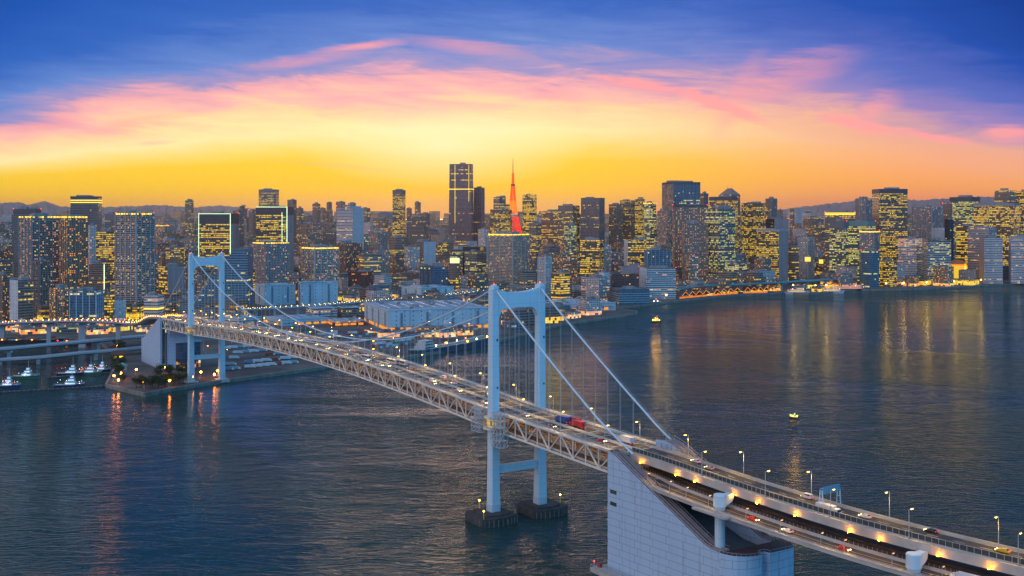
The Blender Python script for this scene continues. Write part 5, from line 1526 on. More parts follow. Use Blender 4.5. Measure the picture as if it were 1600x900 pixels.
# ------------------------------------------------------------------ road viaducts on the city side
def sm(pts, n=8):
    out = []
    P = [Vector(p) for p in pts]; P = [P[0] * 2 - P[1]] + P + [P[-1] * 2 - P[-2]]
    for i in range(1, len(P) - 2):
        for k in range(n):
            t = k / n; a, b_, c, d_ = P[i - 1], P[i], P[i + 1], P[i + 2]
            out.append(tuple(.5 * (2 * b_ + (c - a) * t + (2 * a - 5 * b_ + 4 * c - d_) * t * t + (3 * b_ - a - 3 * c + d_) * t ** 3)))
    out.append(tuple(P[-2])); return out
def upz(px, py, d):
    return ((px - 800) / F * d, d, ztop(py, d))
def viaduct(name, label, pts, wd, colr, piers, th=2.2, rail=True, lights=None, pierz=LZ, surf=None, cat='viaduct'):
    P = sm(pts); o0 = P[len(P) // 2]; root = tag(empty(name, (o0[0], o0[1], 0)), label, cat)
    Pl = [(p[0] - o0[0], p[1] - o0[1], p[2]) for p in P]; fr_ = frames(Pl); h = wd / 2
    g = MB(); g.sweep([(-h, 0), (h, 0), (h, -.9), (h * .6, -th), (-h * .6, -th), (-h, -.9)], fr_, 0)
    for a in (-h, h - .35): g.sweep([(a, 1.2), (a + .35, 1.2), (a + .35, -.3), (a, -.3)], fr_, 0)
    g.build('deck', colr, root)
    g = MB(); g.sweep([(-h + .5, .03), (h - .5, .03)], fr_, closed=False); g.build('road_surface', surf or ASPH, root)
    if rail:
        g = MB()
        for a in (-h + .1, h - .1):
            g.sweep([(a - .06, 3.0), (a + .06, 3.0), (a + .06, 2.85), (a - .06, 2.85)], fr_, 0)
            for i in range(0, len(Pl) - 1):
                L = (Vector(Pl[i + 1]) - Vector(Pl[i])).length; n = max(1, int(L / 8))
                for k in range(n):
                    t = k / n; q0 = Vector(fr_[i](a, 1.1)); q1 = Vector(fr_[i + 1](a, 1.1)); q = q0.lerp(q1, t); g.beam(q, q + Vector((0, 0, 1.9)), .15, .15)
        g.build('railing', RAILM, root)['kind'] = 'stuff'
    for (ti, wp) in piers:
        i = min(len(Pl) - 2, int(ti * (len(Pl) - 1))); g = MB()
        for t in (-h * .0,):
            q = fr_[i](t, 0); g.box((q[0], q[1], pierz if pierz > 0 else -3), (wp, wp * .8, q[2] - th - (pierz if pierz > 0 else -3) - 1.2), 0.2)
            d_ = Vector(fr_[i + 1](0, 0)) - Vector(fr_[i](0, 0)); d_.normalize()
            a_ = Vector(fr_[i](-h * .75, -th - .9)); c_ = Vector(fr_[i](h * .75, -th - .9)); g.beam(a_, c_, wp * .8, 2.2)
        g.build('pier', colr, root)
    if lights:
        mat_, sp, sz, off = lights; g = MB(); acc = 0
        for i in range(len(Pl) - 1):
            L = (Vector(Pl[i + 1]) - Vector(Pl[i])).length; n = max(1, int(L / sp))
            for k in range(n):
                t = k / n
                for a in off:
                    q = Vector(fr_[i](a, 1.5)).lerp(Vector(fr_[i + 1](a, 1.5)), t)
                    g.box(q, (sz, sz, sz * .8), 0)
        o = g.build('rail_light', mat_, root); o['kind'] = 'stuff'
    return root
LAV = plain('viaduct concrete', (.42, .40, .44), .75, var=.1, scale=.05)
TEAL = plain('viaduct teal', (.16, .36, .44), .6)
pA = [(*bp(-684, 0, 0)[:2], 55.6), (*bp(-730, -6, 0)[:2], 53), upz(222, 505, 1330), upz(178, 502, 1372), upz(111, 501, 1420), upz(40, 503, 1455), upz(-40, 508, 1470), upz(-140, 516, 1460)]
viaduct('ring_viaduct', 'upper curved road viaduct with dotted orange rail lights, leaving the far anchorage', pA, 19, LAV, [(.42, 5), (.55, 8), (.66, 5), (.8, 9), (.92, 6)], 2.6,
        lights=(glow('rail orange', (255, 130, 40), 40), 10.5, .6, (-9.0, 9.0)), surf=PAVE, pierz=-3)
viaduct('road_viaduct', 'middle lilac road viaduct crossing the canal under the ring road', [upz(-120, 552, 1240), upz(0, 545, 1278), upz(111, 535, 1345), upz(222, 525, 1410), upz(300, 519, 1470)], 16, LAV,
        [(.3, 4), (.62, 4), (.85, 4)], 2.6, rail=False, pierz=-3, surf=LAV)
viaduct('low_causeway', 'lowest road causeway over the canal with a train-like pale parapet', [upz(-120, 571, 1200), upz(0, 562, 1243), upz(60, 558, 1256), upz(130, 551, 1282), upz(180, 547, 1302), upz(240, 541, 1340)], 12, LAV,
        [(.2, 4), (.42, 4), (.68, 4)], 2.2, rail=False, pierz=-3, surf=LAV)
viaduct('elevated_road', 'pale blue elevated road running behind the warehouses', [upz(372, 484, 1800), upz(430, 481, 1800), upz(500, 477, 1815), upz(560, 472, 1840), upz(640, 466.5, 1900), upz(700, 461, 1980), upz(760, 455, 2080), upz(850, 451, 2200)], 15,
        plain('elevated blue', (.30, .40, .48), .7), [(i / 14, 3.2) for i in range(1, 14)], 2.4, rail=False, lights=(YLAMPF, 44, .4, (-7, 7)))
viaduct('elevated_road', 'teal elevated road behind the zigzag awnings and ferry pier', [upz(1040, 453, 2180), upz(1100, 446.5, 2260), upz(1180, 443, 2330), upz(1260, 438.5, 2430), upz(1320, 435, 2520), upz(1400, 431, 2600), upz(1500, 427, 2720)], 14,
        TEAL, [(i / 12, 3) for i in range(1, 12)], 2.6, rail=False)

# ------------------------------------------------------------------ quayside: zigzag lit awnings
ZIG = glow('awning light', (255, 150, 40), 1.1, False)
def zigzag(x0, x1, y, n, label):
    a, c = Vector((*un(x0, y[0], LZ), LZ)), Vector((*un(x1, y[1], LZ), LZ)); d_ = (c - a); L = d_.length; d_.normalize(); nr = Vector((-d_.y, d_.x, 0))
    a = a + nr * 14; root = tag(empty('zigzag_awning', a), label, 'awning'); a0 = Vector((0, 0, 0))
    g = MB(); gl_ = MB(); fl_ = MB()
    for i in range(n):
        p0, pm, p1 = a0 + d_ * L * i / n, a0 + d_ * L * (i + .5) / n, a0 + d_ * L * (i + 1) / n
        z0, z1 = 5, 12.5
        for (q0, za, q1, zb) in ((p0, z0, pm, z1), (pm, z1, p1, z0)):
            A, B_ = q0 + Vector((0, 0, za)), q1 + Vector((0, 0, zb))
            g.face([A, B_, B_ + nr * 16, A + nr * 16]); g.face([A + Vector((0, 0, -.4)), B_ + Vector((0, 0, -.4)), B_ + nr * 16 + Vector((0, 0, -.4)), A + nr * 16 + Vector((0, 0, -.4))])
            gl_.beam(A - nr * .3, B_ - nr * .3, .5, .5)
        g.beam(p0, p0 + Vector((0, 0, z0)), .5, .5)
        fl_.box(p0 + nr * 6 + d_ * (L / n / 2), (L / n * .8, 3, 3.0), math.atan2(d_.y, d_.x))
    g.build('awning_roof', plain('awning cloth', (.12, .10, .10), .8), root); gl_.build('light_line', ZIG, root); fl_.build('lit_stall', glow('stall light', (255, 130, 50), .8, False), root)
zigzag(1075, 1118, (467.5, 463.5), 4, 'first row of zigzag lit awnings, nearest the quayside office with red lamps')
zigzag(1124, 1166, (463, 459.6), 4, 'middle row of zigzag lit awnings along the bay promenade')
zigzag(1170, 1209, (459.4, 458), 4, 'last row of zigzag lit awnings, next to the ferry pier')

# ------------------------------------------------------------------ boats
def boat(name, label, x, y, L, Wd, rz, hullc, tiers, cabc, lights, cat='boat', mast=6.0, bow=.3, lit=None, z0=0.0, funnel=None, group=None, hh_=None):
    root = tag(empty(name, (x, y, z0), rz), label, cat, group)
    hz = hh_ or L * .075 + 1.0
    g = MB(); n = 12; low_, up_, dk = [], [], []
    for i in range(n + 1):
        f = i / n; xx = -L / 2 + L * f; w_ = Wd / 2 * (min(1, .72 + f * 1.6) if f < 1 - bow else (1 - ((f - (1 - bow)) / bow) ** 2.0) ** .6 if f < 1 else .02)
        sh = hz * (1 + .55 * max(0, f - .6) / .4)
        low_.append((xx * .94, w_ * .72, -.6)); up_.append((xx, w_, sh)); dk.append((xx, w_ * .94, sh - .7))
    mir = lambda p: (p[0], -p[1], p[2])
    for i in range(n):
        for m_ in (lambda p: p, mir):
            g.face([m_(low_[i]), m_(low_[i + 1]), m_(up_[i + 1]), m_(up_[i])], None, 0)
            g.face([m_(up_[i]), m_(up_[i + 1]), m_(dk[i + 1]), m_(dk[i])], None, 1)
        g.face([dk[i], dk[i + 1], mir(dk[i + 1]), mir(dk[i])], None, 2)
    g.face([low_[0], up_[0], mir(up_[0]), mir(low_[0])], None, 0)
    g.build('hull', [plain('hull %s' % hullc[0], hullc[1], .45), WTRIM, plain('deck paint', (.16, .20, .17), .7)], root)
    z = hz - .7
    for i, (fx, fl_, fw_, ht) in enumerate(tiers):
        g = MB(); g.prism([(L * (fx - fl_ / 2), -Wd * fw_ / 2), (L * (fx + fl_ / 2) - .4, -Wd * fw_ / 2), (L * (fx + fl_ / 2) + .3, 0), (L * (fx + fl_ / 2) - .4, Wd * fw_ / 2), (L * (fx - fl_ / 2), Wd * fw_ / 2)], z, z + ht, 0)
        g.box((L * fx, 0, z + ht), (L * fl_ * 1.04, Wd * fw_ * 1.06, .2), 0, 0)
        c_ = g.build('cabin', cabc, root)
        g = MB()
        for sy in (-1, 1): g.beam((L * (fx - fl_ * .44), sy * (Wd * fw_ / 2 + .03), z + ht * .62), (L * (fx + fl_ * .42), sy * (Wd * fw_ / 2 + .03), z + ht * .62), .08, ht * .36)
        g.build('window_row', lit or plain('boat glass', (.02, .03, .04), .15), c_)
        z += ht + .2
    g = MB(); mx = L * tiers[-1][0]; g.tube([(mx, 0, z - .2), (mx, 0, z + mast)], [.16, .08], 6); g.beam((mx, -Wd * .2, z + mast * .6), (mx, Wd * .2, z + mast * .6), .12, .12)
    g.tube([(L * .42, 0, hz * 1.3), (L * .42, 0, hz * 1.3 + mast * .5)], .09, 6); g.build('mast', WTRIM, root)
    if funnel:
        g = MB(); g.tube([(L * (tiers[0][0] - tiers[0][1] * .32), 0, hz), (L * (tiers[0][0] - tiers[0][1] * .32) - .4, 0, z + 1.2)], [Wd * .13, Wd * .10], 10); g.build('funnel', funnel, root)
    for (fx, fy, fz, mt, r) in lights:
        g = MB(); g.ball((L * fx, Wd * fy, fz), r); g.build('deck_lamp', mt, root)
    g = MB()
    for i in range(0, n + 1, 1):
        for m_ in (lambda p: p, mir):
            q = m_(up_[i]); g.beam(q, (q[0], q[1], q[2] + .9), .07, .07)
            if i < n: q2 = m_(up_[i + 1]); g.beam((q[0], q[1], q[2] + .9), (q2[0], q2[1], q2[2] + .9), .07, .07)
    g.build('guard_rail', WTRIM, root)
    g = MB()                                                       # tyre fenders along the side
    for i in range(2, n - 1, 2):
        for sy in (-1, 1):
            q = up_[i]; pts = [(q[0] + .45 * math.cos(a * math.pi / 4), sy * (q[1] + .15), q[2] - .8 + .45 * math.sin(a * math.pi / 4)) for a in range(9)]; g.tube(pts, .16, 5)
    g.build('fender', DARKC, root)
    return root
BG, BD_, BWH, BBK = ('green', (.04, .14, .10)), ('navy', (.03, .05, .12)), ('white', (.6, .62, .65)), ('black', (.03, .03, .035))
def tl(n, L, seed, mats, zr=(3, 9), r=.42):
    q = random.Random(seed); return [(q.uniform(-.36, .42), q.choice((-.42, .42, 0, -.42)), q.uniform(*zr), q.choice(mats), r * .42 * q.uniform(.8, 1.2)) for _ in range(n)]
tug = [(.05, .36, .62, 3.2), (.08, .22, .48, 2.8), (.1, .12, .36, 2.4)]
CABW = plain('cabin white', (.44, .47, .50), .5)
for (nm, lab, px, py, L, rz, hc, mats, fn) in (
    ('tugboat', 'tugboat moored at the pontoon, cropped by the picture edge, with blue cabin lights', 10, 607, 31, .08, BD_, (WLAMPF, WLAMPF, OLAMPF), None),
    ('tugboat', 'tugboat with pale green deck lights moored behind the first tug', 40, 592, 32, .05, BG, (WLAMPF, GLAMP, WLAMPF), None),
    ('tugboat', 'brightest tugboat lit blue-white with three cabin tiers, alone in front', 108, 606, 33, .12, BD_, (WLAMPF, WLAMPF, WLAMPF), None),
    ('tugboat', 'orange-lit tugboat with tall mast in the rear row of the basin', 110, 587.5, 32, .05, BBK, (OLAMPF, OLAMPF, YLAMP), None),
    ('tugboat', 'green-hulled tugboat with a red funnel in the rear row', 138, 586.5, 32, .05, BG, (GLAMP, WLAMPF, OLAMPF), 1),
    ('tugboat', 'small dark tugboat tucked at the wooded shore end of the rear row', 157, 581, 24, .1, BBK, (OLAMPF, WLAMPF), None)):
    x, y = un(px, py); boat(nm, lab, x, y, L * .86, 7.8, rz, hc, tug, CABW, tl(9, L, int(px), mats), 'tugboat', 8.5, funnel=(plain('red funnel', (.5, .03, .03)) if fn else None), group='tugboats in the basin',
                            lit=glow('cabin glass lit', (190, 225, 255), .9, False))
x, y = un(1025.5, 503.5)
boat('patrol_boat', 'small yellow-lit boat under way on the open bay near the pier tip', x, y, 17, 5.5, R(20), BBK, [(-.05, .5, .7, 2.3), (-.02, .25, .5, 2.0)], plain('yellow-lit cabin', (.5, .36, .1), .5),
     [(-.4, -.3, 3.6, BLAMP, .6), (-.2, -.4, 3.4, BLAMP, .6), (.05, -.4, 5, BLAMP, .55), (.25, -.3, 3.2, BLAMP, .6), (-.1, 0, 6.5, BLAMP, .5), (.1, 0, 8.2, RLAMP, .5), (-.25, .4, 4, BLAMP, .6)], lit=glow('boat gold', (255, 200, 60), 1.6, False))
x, y = un(1240, 654)
boat('fishing_boat', 'tiny yellow-lit fishing boat alone on the bay beyond the approach road', x, y, 7.5, 2.8, R(150), BBK, [(-.15, .35, .62, 1.7)], plain('yellow-lit cabin', (.5, .36, .1), .5),
     [(-.35, -.2, 2.2, BLAMP, .48), (.1, .2, 2.2, BLAMP, .48), (.3, 0, 2.4, BLAMP, .42), (-.1, 0, 3.6, GLAMP, .42), (0, -.4, 1.8, BLAMP, .45)], mast=3.2, lit=glow('boat gold', (255, 200, 60), 1.6, False))
x, y = un(1023, 474.5)
boat('water_bus', 'white water bus moored at the foot of the pale blue quayside office', x, y, 24, 7, R(10), BWH, [(0, .6, .8, 2.6), (.1, .3, .6, 2.4)], CABW, [(.1, 0, 9, RLAMP, .5), (-.1, -.4, 5, WLAMPF, .7), (.2, -.4, 5, WLAMPF, .7)])
for (lab, px, py, L, rz, hc, tt) in (
    ('white ferry with layered decks at the pier beside the zigzag awnings', 1246, 459.5, 52, R(4), BWH, None),
    ('white ferry with long cabin lying in the middle of the ferry pier', 1301, 458, 48, R(-8), BWH, None),
    ('dark-hulled ferry glowing orange at the end of the ferry pier', 1331, 454.0, 76, R(-4), BD_, 1)):
    x, y = un(px, py); boat('ferry', lab, x, y, L, 11, rz, hc, [(-.05, .78, .85, 3), (-.03, .6, .75, 2.8), (.1, .3, .6, 2.6)], CABW, tl(6, L, int(px), (WLAMPF, OLAMPF), (5, 12), .8), 'ferry', 7, hh_=4.2,
                            lit=glow('ferry windows' + str(tt), (255, 190, 90) if not tt else (255, 140, 40), 1.1, False), group='ferries at the terminal pier')
# ship in the yard: long blue hull with red boot topping
a, c = Vector(un(634, 556)), Vector(un(764, 534.5)); mid = (a + c) / 2; d_ = (c - a)
nrm = Vector((-d_.y, d_.x)).normalized()
mid = mid - nrm * 5 + Vector((3, -8))
boat('cargo_ship', 'long blue cargo ship moored along the lit shipyard quay', mid.x, mid.y, d_.length * .97, 20, math.atan2(d_.y, d_.x), ('ship blue', (.03, .10, .17)), [(-.36, .12, .8, 3.4), (-.36, .1, .7, 3.2), (-.355, .08, .6, 3)], CABW,
     [(-.4 + i * .085, (-.3, .35, 0)[i % 3], 9 + 2 * (i % 2), (YLAMP, OLAMPF, WLAMP)[i % 3], .8) for i in range(11)], 'ship', 9, bow=.12, hh_=7.5)
# breakwater pontoon in front of the tugs
a, c = Vector(un(-60, 618)), Vector(un(168, 604.5)); d_ = c - a; mid = (a + c) / 2
root = tag(empty('pontoon', (mid.x, mid.y, 0), math.atan2(d_.y, d_.x)), 'long dark floating pontoon in front of the moored tugboats', 'pontoon')
g = MB(); g.box((0, 0, -1), (d_.length, 6, 2.3)); g.build('float', DARKC, root)
g = MB()
for i in range(30): g.tube([(-d_.length / 2 + d_.length * (i + .5) / 30, -2.6, 1.2), (-d_.length / 2 + d_.length * (i + .5) / 30, -2.6, 2.1)], .25, 6)
g.build('bollard', RAILM, root)['kind'] = 'stuff'
a, c = Vector(un(70, 593)), Vector(un(172, 585)); d_ = c - a; mid = (a + c) / 2
root = tag(empty('pontoon', (mid.x, mid.y + 8, 0), math.atan2(d_.y, d_.x)), 'rear dark pontoon between the two rows of tugboats', 'pontoon')
g = MB(); g.box((0, 0, -1), (d_.length, 5, 2.1)); g.build('float', DARKC, root)
g = MB(); g.box((0, 0, 1.1), (d_.length * .9, .3, .3)); g.build('kerb', RAILM, root)
# barges in the back canal
for i, (px, py, L, rz) in enumerate(((22, 533.5, 46, .02), (70, 533.5, 50, .03), (120, 535.5, 38, .06))):
    x, y = un(px, py + 3); boat('barge', ('long', 'middle', 'short')[i] + ' low dark barge with red lamps moored in the back canal ' + ('by the picture edge', 'between two others', 'nearest the wooded shore')[i], x, y, L, 9, rz, BBK, [(-.3, .25, .6, 2.6), (.2, .15, .5, 2.0)], plain('barge cabin', (.25, .1, .08)),
            [(-.3, -.4, 5, OLAMPF, .8), (.1, -.4, 4.5, OLAMPF, .8), (.35, -.4, 4, RLAMP, .6)], 'barge', 5)

# ------------------------------------------------------------------ trees on the wooded point and in the waterside park
LEAF = []
for k, c in enumerate(((.035, .06, .025), (.06, .085, .03))):
    m, b = newmat('leaves %s' % ('dark', 'olive')[k]); tc = V.nt.nodes.new('ShaderNodeTexCoord')
    nz = vnoise(V(tc.outputs['Object']), .9, 3); setin(b, 'Base Color', vmix(nz, tuple(x * .6 for x in c), tuple(x * 1.5 for x in c))); setin(b, 'Roughness', .8); LEAF.append(m)
BARK = plain('bark', (.07, .05, .04), .9)
def tree_src(seed, h, w_):
    q = random.Random(seed); root = empty('broadleaf_tree')
    g = MB(); g.tube([(0, 0, 0), (q.uniform(-.3, .3), q.uniform(-.3, .3), h * .35), (q.uniform(-.5, .5), 0, h * .75)], [.38, .26, .08], 7)
    for i in range(6):
        a = q.uniform(0, 6.28); z = h * q.uniform(.3, .6); g.tube([(0, 0, z), (w_ * .3 * math.cos(a), w_ * .3 * math.sin(a), z + h * .22)], [.13, .04], 5)
    tk = g.build('trunk', BARK, root)
    g = MB(); lobes = [(w_ * .34 * math.cos(i * 2.4) * q.uniform(.3, 1), w_ * .34 * math.sin(i * 2.4) * q.uniform(.3, 1), h * q.uniform(.42, .85), w_ * q.uniform(.18, .30)) for i in range(10)]
    for i in range(620):
        lx, ly, lz, r = q.choice(lobes); a, e = q.uniform(0, 6.28), q.uniform(-1, 1); rr = r * q.uniform(.55, 1.08); s = math.sqrt(1 - e * e)
        c = Vector((lx + rr * s * math.cos(a), ly + rr * s * math.sin(a), lz + rr * e * .8)); sz = q.uniform(.22, .5)
        u_ = Vector((q.uniform(-1, 1), q.uniform(-1, 1), q.uniform(-.6, .6))).normalized(); v_ = u_.cross(Vector((q.uniform(-1, 1), q.uniform(-1, 1), 1))).normalized()
        g.face([c - u_ * sz - v_ * sz * .6, c + u_ * sz - v_ * sz * .6, c + u_ * sz * .7 + v_ * sz, c - u_ * sz * .7 + v_ * sz], None, q.choice((0, 0, 1)))
    cr = g.build('crown', LEAF, root)
    return (root, [(tk, []), (cr, [])])
TS = [tree_src(1, 11, 9.5), tree_src(2, 9, 10), tree_src(3, 13, 9)]
tp = random.Random(12)
spots = []
# hedge-like mass on the point, and loose ones around the anchorage
for k in range(15): t = k / 14; spots.append((213 + 72 * t + tp.uniform(-1.5, 1.5), 606.5 - 7 * t + 3.0 * math.sin(t * 3.1) + tp.uniform(-2.4, 1)))
for k in range(9): spots.append((186 + tp.uniform(-9, 10), 566 + 6 * k * .6 + tp.uniform(-3, 3)))
for k in range(8): spots.append((270 + tp.uniform(-25, 25), 588 + tp.uniform(-5, 3)))
for k in range(6): spots.append((195 + tp.uniform(-14, 12), 545 + tp.uniform(-4, 8)))
spots.sort()
for k, (px, py) in enumerate(spots):
    x, y = un(px, py, LZ)
    put(TS[k % 3], (x, y, LZ), tp.uniform(0, 6.28), f'dark round tree on the wooded point, {ORD[k]} from the tug basin side', 'trees on the wooded point', 'tree')
TS2 = [tree_src(5, 13, 12)]
prk = [(1238 + 4.5 * k + tp.uniform(-2, 2), tp.uniform(2450, 2620)) for k in range(13)]
prk.sort()
for k, (px, d) in enumerate(prk):
    put(TS2[0], ((px - 800) / F * d, d, LZ), tp.uniform(0, 6.28), f'dark park tree behind the ferry pier under the glowing billboards, {ORD[k]} along', 'trees in the waterside park', 'tree')

# lamps on the wooded point and round the far tower
LM3 = lamp_src(6.0, .6, OLAMP, 'park_lamp', 1.3)
for o in LM3[1][1][1]: pass
gb = MB(); gb.ball((.6, 0, 5.6), 1.0); glb = gb.build('lamp_globe', glow('park globe', (255, 140, 40), 55), LM3[0]); LM3[1].append((glb, []))
for k, (px, py, wh) in enumerate(((177, 596, 'on the tug basin promenade'), (184, 603, 'at the point\'s outer corner'), (188, 592, 'beside the small pavilion'), (212, 586, 'on the sunken path'), (222, 605, 'before the tree mass'),
                              (264, 604, 'beyond the tree mass'), (257, 583, 'below the white anchorage'), (300, 597.5, 'at the near leg of the far tower'), (313, 590, 'between the legs of the far tower'), (334, 594, 'at the quay beside the far tower'),
                              (339, 588, 'by the rear leg of the far tower'), (182, 548, 'by the yellow-windowed lodge'))):
    x, y = un(px, py, LZ); put(LM3, (x, y, LZ), 0.5, 'orange globe lamp ' + wh, 'lamps on the wooded point', 'street lamp')
# lodge with yellow windows and green-roofed pavilion
x, y = un(185, 566, LZ)
root = tag(empty('lodge', (x, y, LZ), .3), 'small brown lodge with two yellow windows among the trees of the point', 'lodge')
g = MB(); g.box((0, 0, 0), (15, 9, 9)); g.build('wall', plain('lodge brown', (.16, .08, .06), .8), root)
g = MB(); g.face([(-8, -5, 9), (8, -5, 9), (6, 0, 13), (-6, 0, 13)]); g.face([(-8, 5, 9), (-6, 0, 13), (6, 0, 13), (8, 5, 9)]); g.face([(8, -5, 9), (8, 5, 9), (6, 0, 13)]); g.face([(-8, -5, 9), (-6, 0, 13), (-8, 5, 9)]); g.build('roof', plain('lodge roof', (.10, .05, .05), .8), root)
for dx in (-3, 3): 
    g = MB(); g.beam((dx - 1.8, -4.55, 6), (dx + 1.8, -4.55, 6), .2, 2.6); g.build('window', glow('lodge window', (255, 200, 40), 2.2), root)
x, y = un(191, 578, LZ)
root = tag(empty('pavilion', (x, y, LZ), .2), 'small pavilion with turquoise roof by the tug basin promenade', 'pavilion')
g = MB(); g.box((0, 0, 0), (9, 7, 4.5)); g.build('wall', LAV, root)
g = MB(); 
for q0, q1 in (((-5.5, -4.5), (5.5, -4.5)), ((5.5, -4.5), (5.5, 4.5)), ((5.5, 4.5), (-5.5, 4.5)), ((-5.5, 4.5), (-5.5, -4.5))): g.face([(*q0, 4.5), (*q1, 4.5), (0, 0, 8)])
g.build('roof', plain('turquoise roof', (.08, .34, .30), .6), root)
# paths on the point
g = MB(); pp = sm([(*un(x, y, LZ), LZ + .02) for x, y in ((196, 600), (214, 590), (240, 592), (262, 589), (296, 584))])
g.sweep([(-3, .01), (3, .01)], frames(pp), closed=False); tag(g.build('path', plain('brick path', (.16, .09, .07), .85)), kind='structure')

# ------------------------------------------------------------------ parked trucks on the quay lot
CBX = {}
def truck_src(col, nm):
    root = empty('parked_truck')
    g = MB(); g.box((-1.2, 0, 1.1), (9.4, 2.5, 2.7)); bx = g.build('cargo_box', plain(nm, col, .5), root)
    g = MB(); g.prism([(3.7, -1.2), (5.6, -1.2), (5.6, 1.2), (3.7, 1.2)], .6, [3.0, 2.5, 2.5, 3.0]); cb = g.build('cab', WTRIM, root)
    g = MB()
    for xx in (-4.6, -3.4, 4.6):
        for sy in (-1.1, 1.1): g.tube([(xx, sy - .18, .5), (xx, sy + .18, .5)], .5, 10)
    g.beam((-5.8, 0, .85), (5.4, 0, .85), 1.0, .3); wl = g.build('wheel', DARKC, root)
    return (root, [(bx, []), (cb, []), (wl, [])])
TSR = [('white', truck_src((.6, .62, .66), 'box white')), ('blue', truck_src((.10, .22, .40), 'box blue')), ('teal', truck_src((.20, .36, .42), 'box teal')), ('rust-red', truck_src((.30, .07, .05), 'box rust'))]
tr = random.Random(3); rc = {}
rows = [((372, 553), (500, 541)), ((366, 561), (506, 548)), ((362, 571), (500, 556)), ((356, 579), (470, 567)), ((352, 546), (470, 535)), ((405, 537), (540, 527)), ((450, 549), (560, 538))]
for ri, ((xa, ya), (xb, yb)) in enumerate(rows):
    for k in range(10):
        if tr.random() < .22: continue
        t = (k + tr.uniform(-.1, .1)) / 10; x, y = un(xa + (xb - xa) * t, ya + (yb - ya) * t, LZ)
        ci = tr.choice((0, 0, 0, 1, 2, 3)); cn, src = TSR[ci]
        if not inner(x, y, 9): continue
        rc[(ri, cn)] = rc.get((ri, cn), -1) + 1
        put(src, (x, y, LZ), R(18) + tr.uniform(-.06, .06), f'{cn} box truck in the {ORD[ri]} row of the quay lot, {ORD[rc[(ri, cn)]]} {cn} one along', 'trucks parked on the quay lot', 'truck')
FLM = lamp_src(14, 2.2, OLAMP, 'yard_lamp', 1.6)
for k, (px, py, wh) in enumerate(((352, 566, 'beside the truck lot, nearest the far tower'), (388, 546, 'over the first truck row'), (420, 532, 'behind the truck rows'), (470, 523, 'before the low light-blue shed'), (520, 528, 'by the orange parking deck'),
                              (580, 530, 'before the long pale blue warehouse'), (612, 546, 'at the shipyard corner'), (655, 526, 'in front of the shipyard hall'), (680, 531, 'beside the moored cargo ship'), (705, 520, 'behind the moored cargo ship'), (735, 522, 'at the bow end of the cargo ship'),
                              (756, 512, 'by the long low white quay shed'), (560, 512, 'at the end of the light-blue shed'), (668, 518, 'amid the yard machinery'), (690, 515, 'behind the shipyard hall'), (12, 522, 'under the ring viaduct by the picture edge'), (48, 519, 'under the ring viaduct, behind its widest pier'), (80, 524, 'on the back canal quay, between two ring piers'), (104, 517, 'behind the back canal under the ring viaduct'), (134, 522, 'near the middle of the ring viaduct'), (160, 516, 'behind the lilac viaduct'), (190, 519, 'where the lilac viaduct meets the trees'), (300, 536, 'just behind the far tower, upper yard'), (318, 548, 'seen between the far tower legs'), (330, 530, 'behind the far tower, deep in the yard'), (362, 536, 'at the corner of the grey customs shed'), (322, 560, 'low between the far tower legs by the yard road'))):
    x, y = un(px, py, LZ); put(FLM, (x, y, LZ), 1.0 * k, 'tall orange yard lamp ' + wh, 'yard lamps on the quays', 'street lamp')
# freight containers stacked in the yards
CN = []
for cn, col in (('blue', (.05, .14, .32)), ('rust', (.28, .08, .04)), ('white', (.5, .52, .55)), ('green', (.05, .2, .14))):
    root = empty('freight_container'); g = MB(); g.box((0, 0, 0), (12.2, 2.44, 2.6)); bo = g.build('body', plain('container ' + cn, col, .5, var=.25), root)
    dr = []
    for sy in (-.6, .6):
        g = MB(); g.box((6.12, sy, .1), (.08, 1.1, 2.4)); dr.append((g.build('door', plain('container ' + cn, col), root), []))
    CN.append((cn, (root, [(bo, [])] + dr)))
cr_ = random.Random(5); cseq = {}
for yi, (wh, px0, px1, py, rz_) in enumerate((('behind the cargo ship', 640, 750, 529, .45), ('at the shipyard corner', 585, 640, 545, .45), ('before the light-blue shed', 430, 545, 524, .2), ('by the parking deck', 540, 600, 527, .3))):
    for k in range(11):
        x, y = un(px0 + (px1 - px0) * k / 11, py - (px1 - px0) * k / 11 * (.14 if yi < 2 else .02), LZ)
        for lv in range(cr_.choice((1, 2, 2, 3))):
            cn, src = cr_.choice(CN); cseq[(yi, cn)] = cseq.get((yi, cn), -1) + 1
            put(src, (x, y, LZ + .01 + lv * 2.61), rz_, f'{cn} freight container {wh}, {ORD[cseq[(yi, cn)]]} {cn} one along, {("on the ground", "second in its stack", "topmost of its stack")[lv]}', 'freight containers in the yards', 'container')
# yard crane
x, y = un(697, 524, LZ)
root = tag(empty('yard_crane', (x, y, LZ), .5), 'white slewing crane standing in the shipyard beside the moored ship', 'crane')
g = MB()
for a in ((-2, -2), (2, -2), (2, 2), (-2, 2)): g.beam((*a, 0), (*a, 16), .5, .5)
for z in (4, 8, 12, 16):
    g.beam((-2, -2, z), (2, -2, z), .35, .35); g.beam((-2, -2, z - 4), (2, -2, z), .25, .25); g.beam((2, -2, z), (2, 2, z), .35, .35); g.beam((2, -2, z - 4), (2, 2, z), .25, .25)
g.build('tower_frame', WTRIM, root); g = MB(); g.box((0, 0, 16), (5, 4, 4)); g.build('cab', WTRIM, root)
g = MB(); g.beam((1, 0, 19), (22, 0, 31), 1.0, 1.2); g.beam((-1, 0, 24), (22, 0, 31), .2, .2); g.beam((0, 0, 19), (-1, 0, 24), .5, .5); g.tube([(22, 0, 31), (22, 0, 14)], .1, 4); g.build('jib', WTRIM, root)

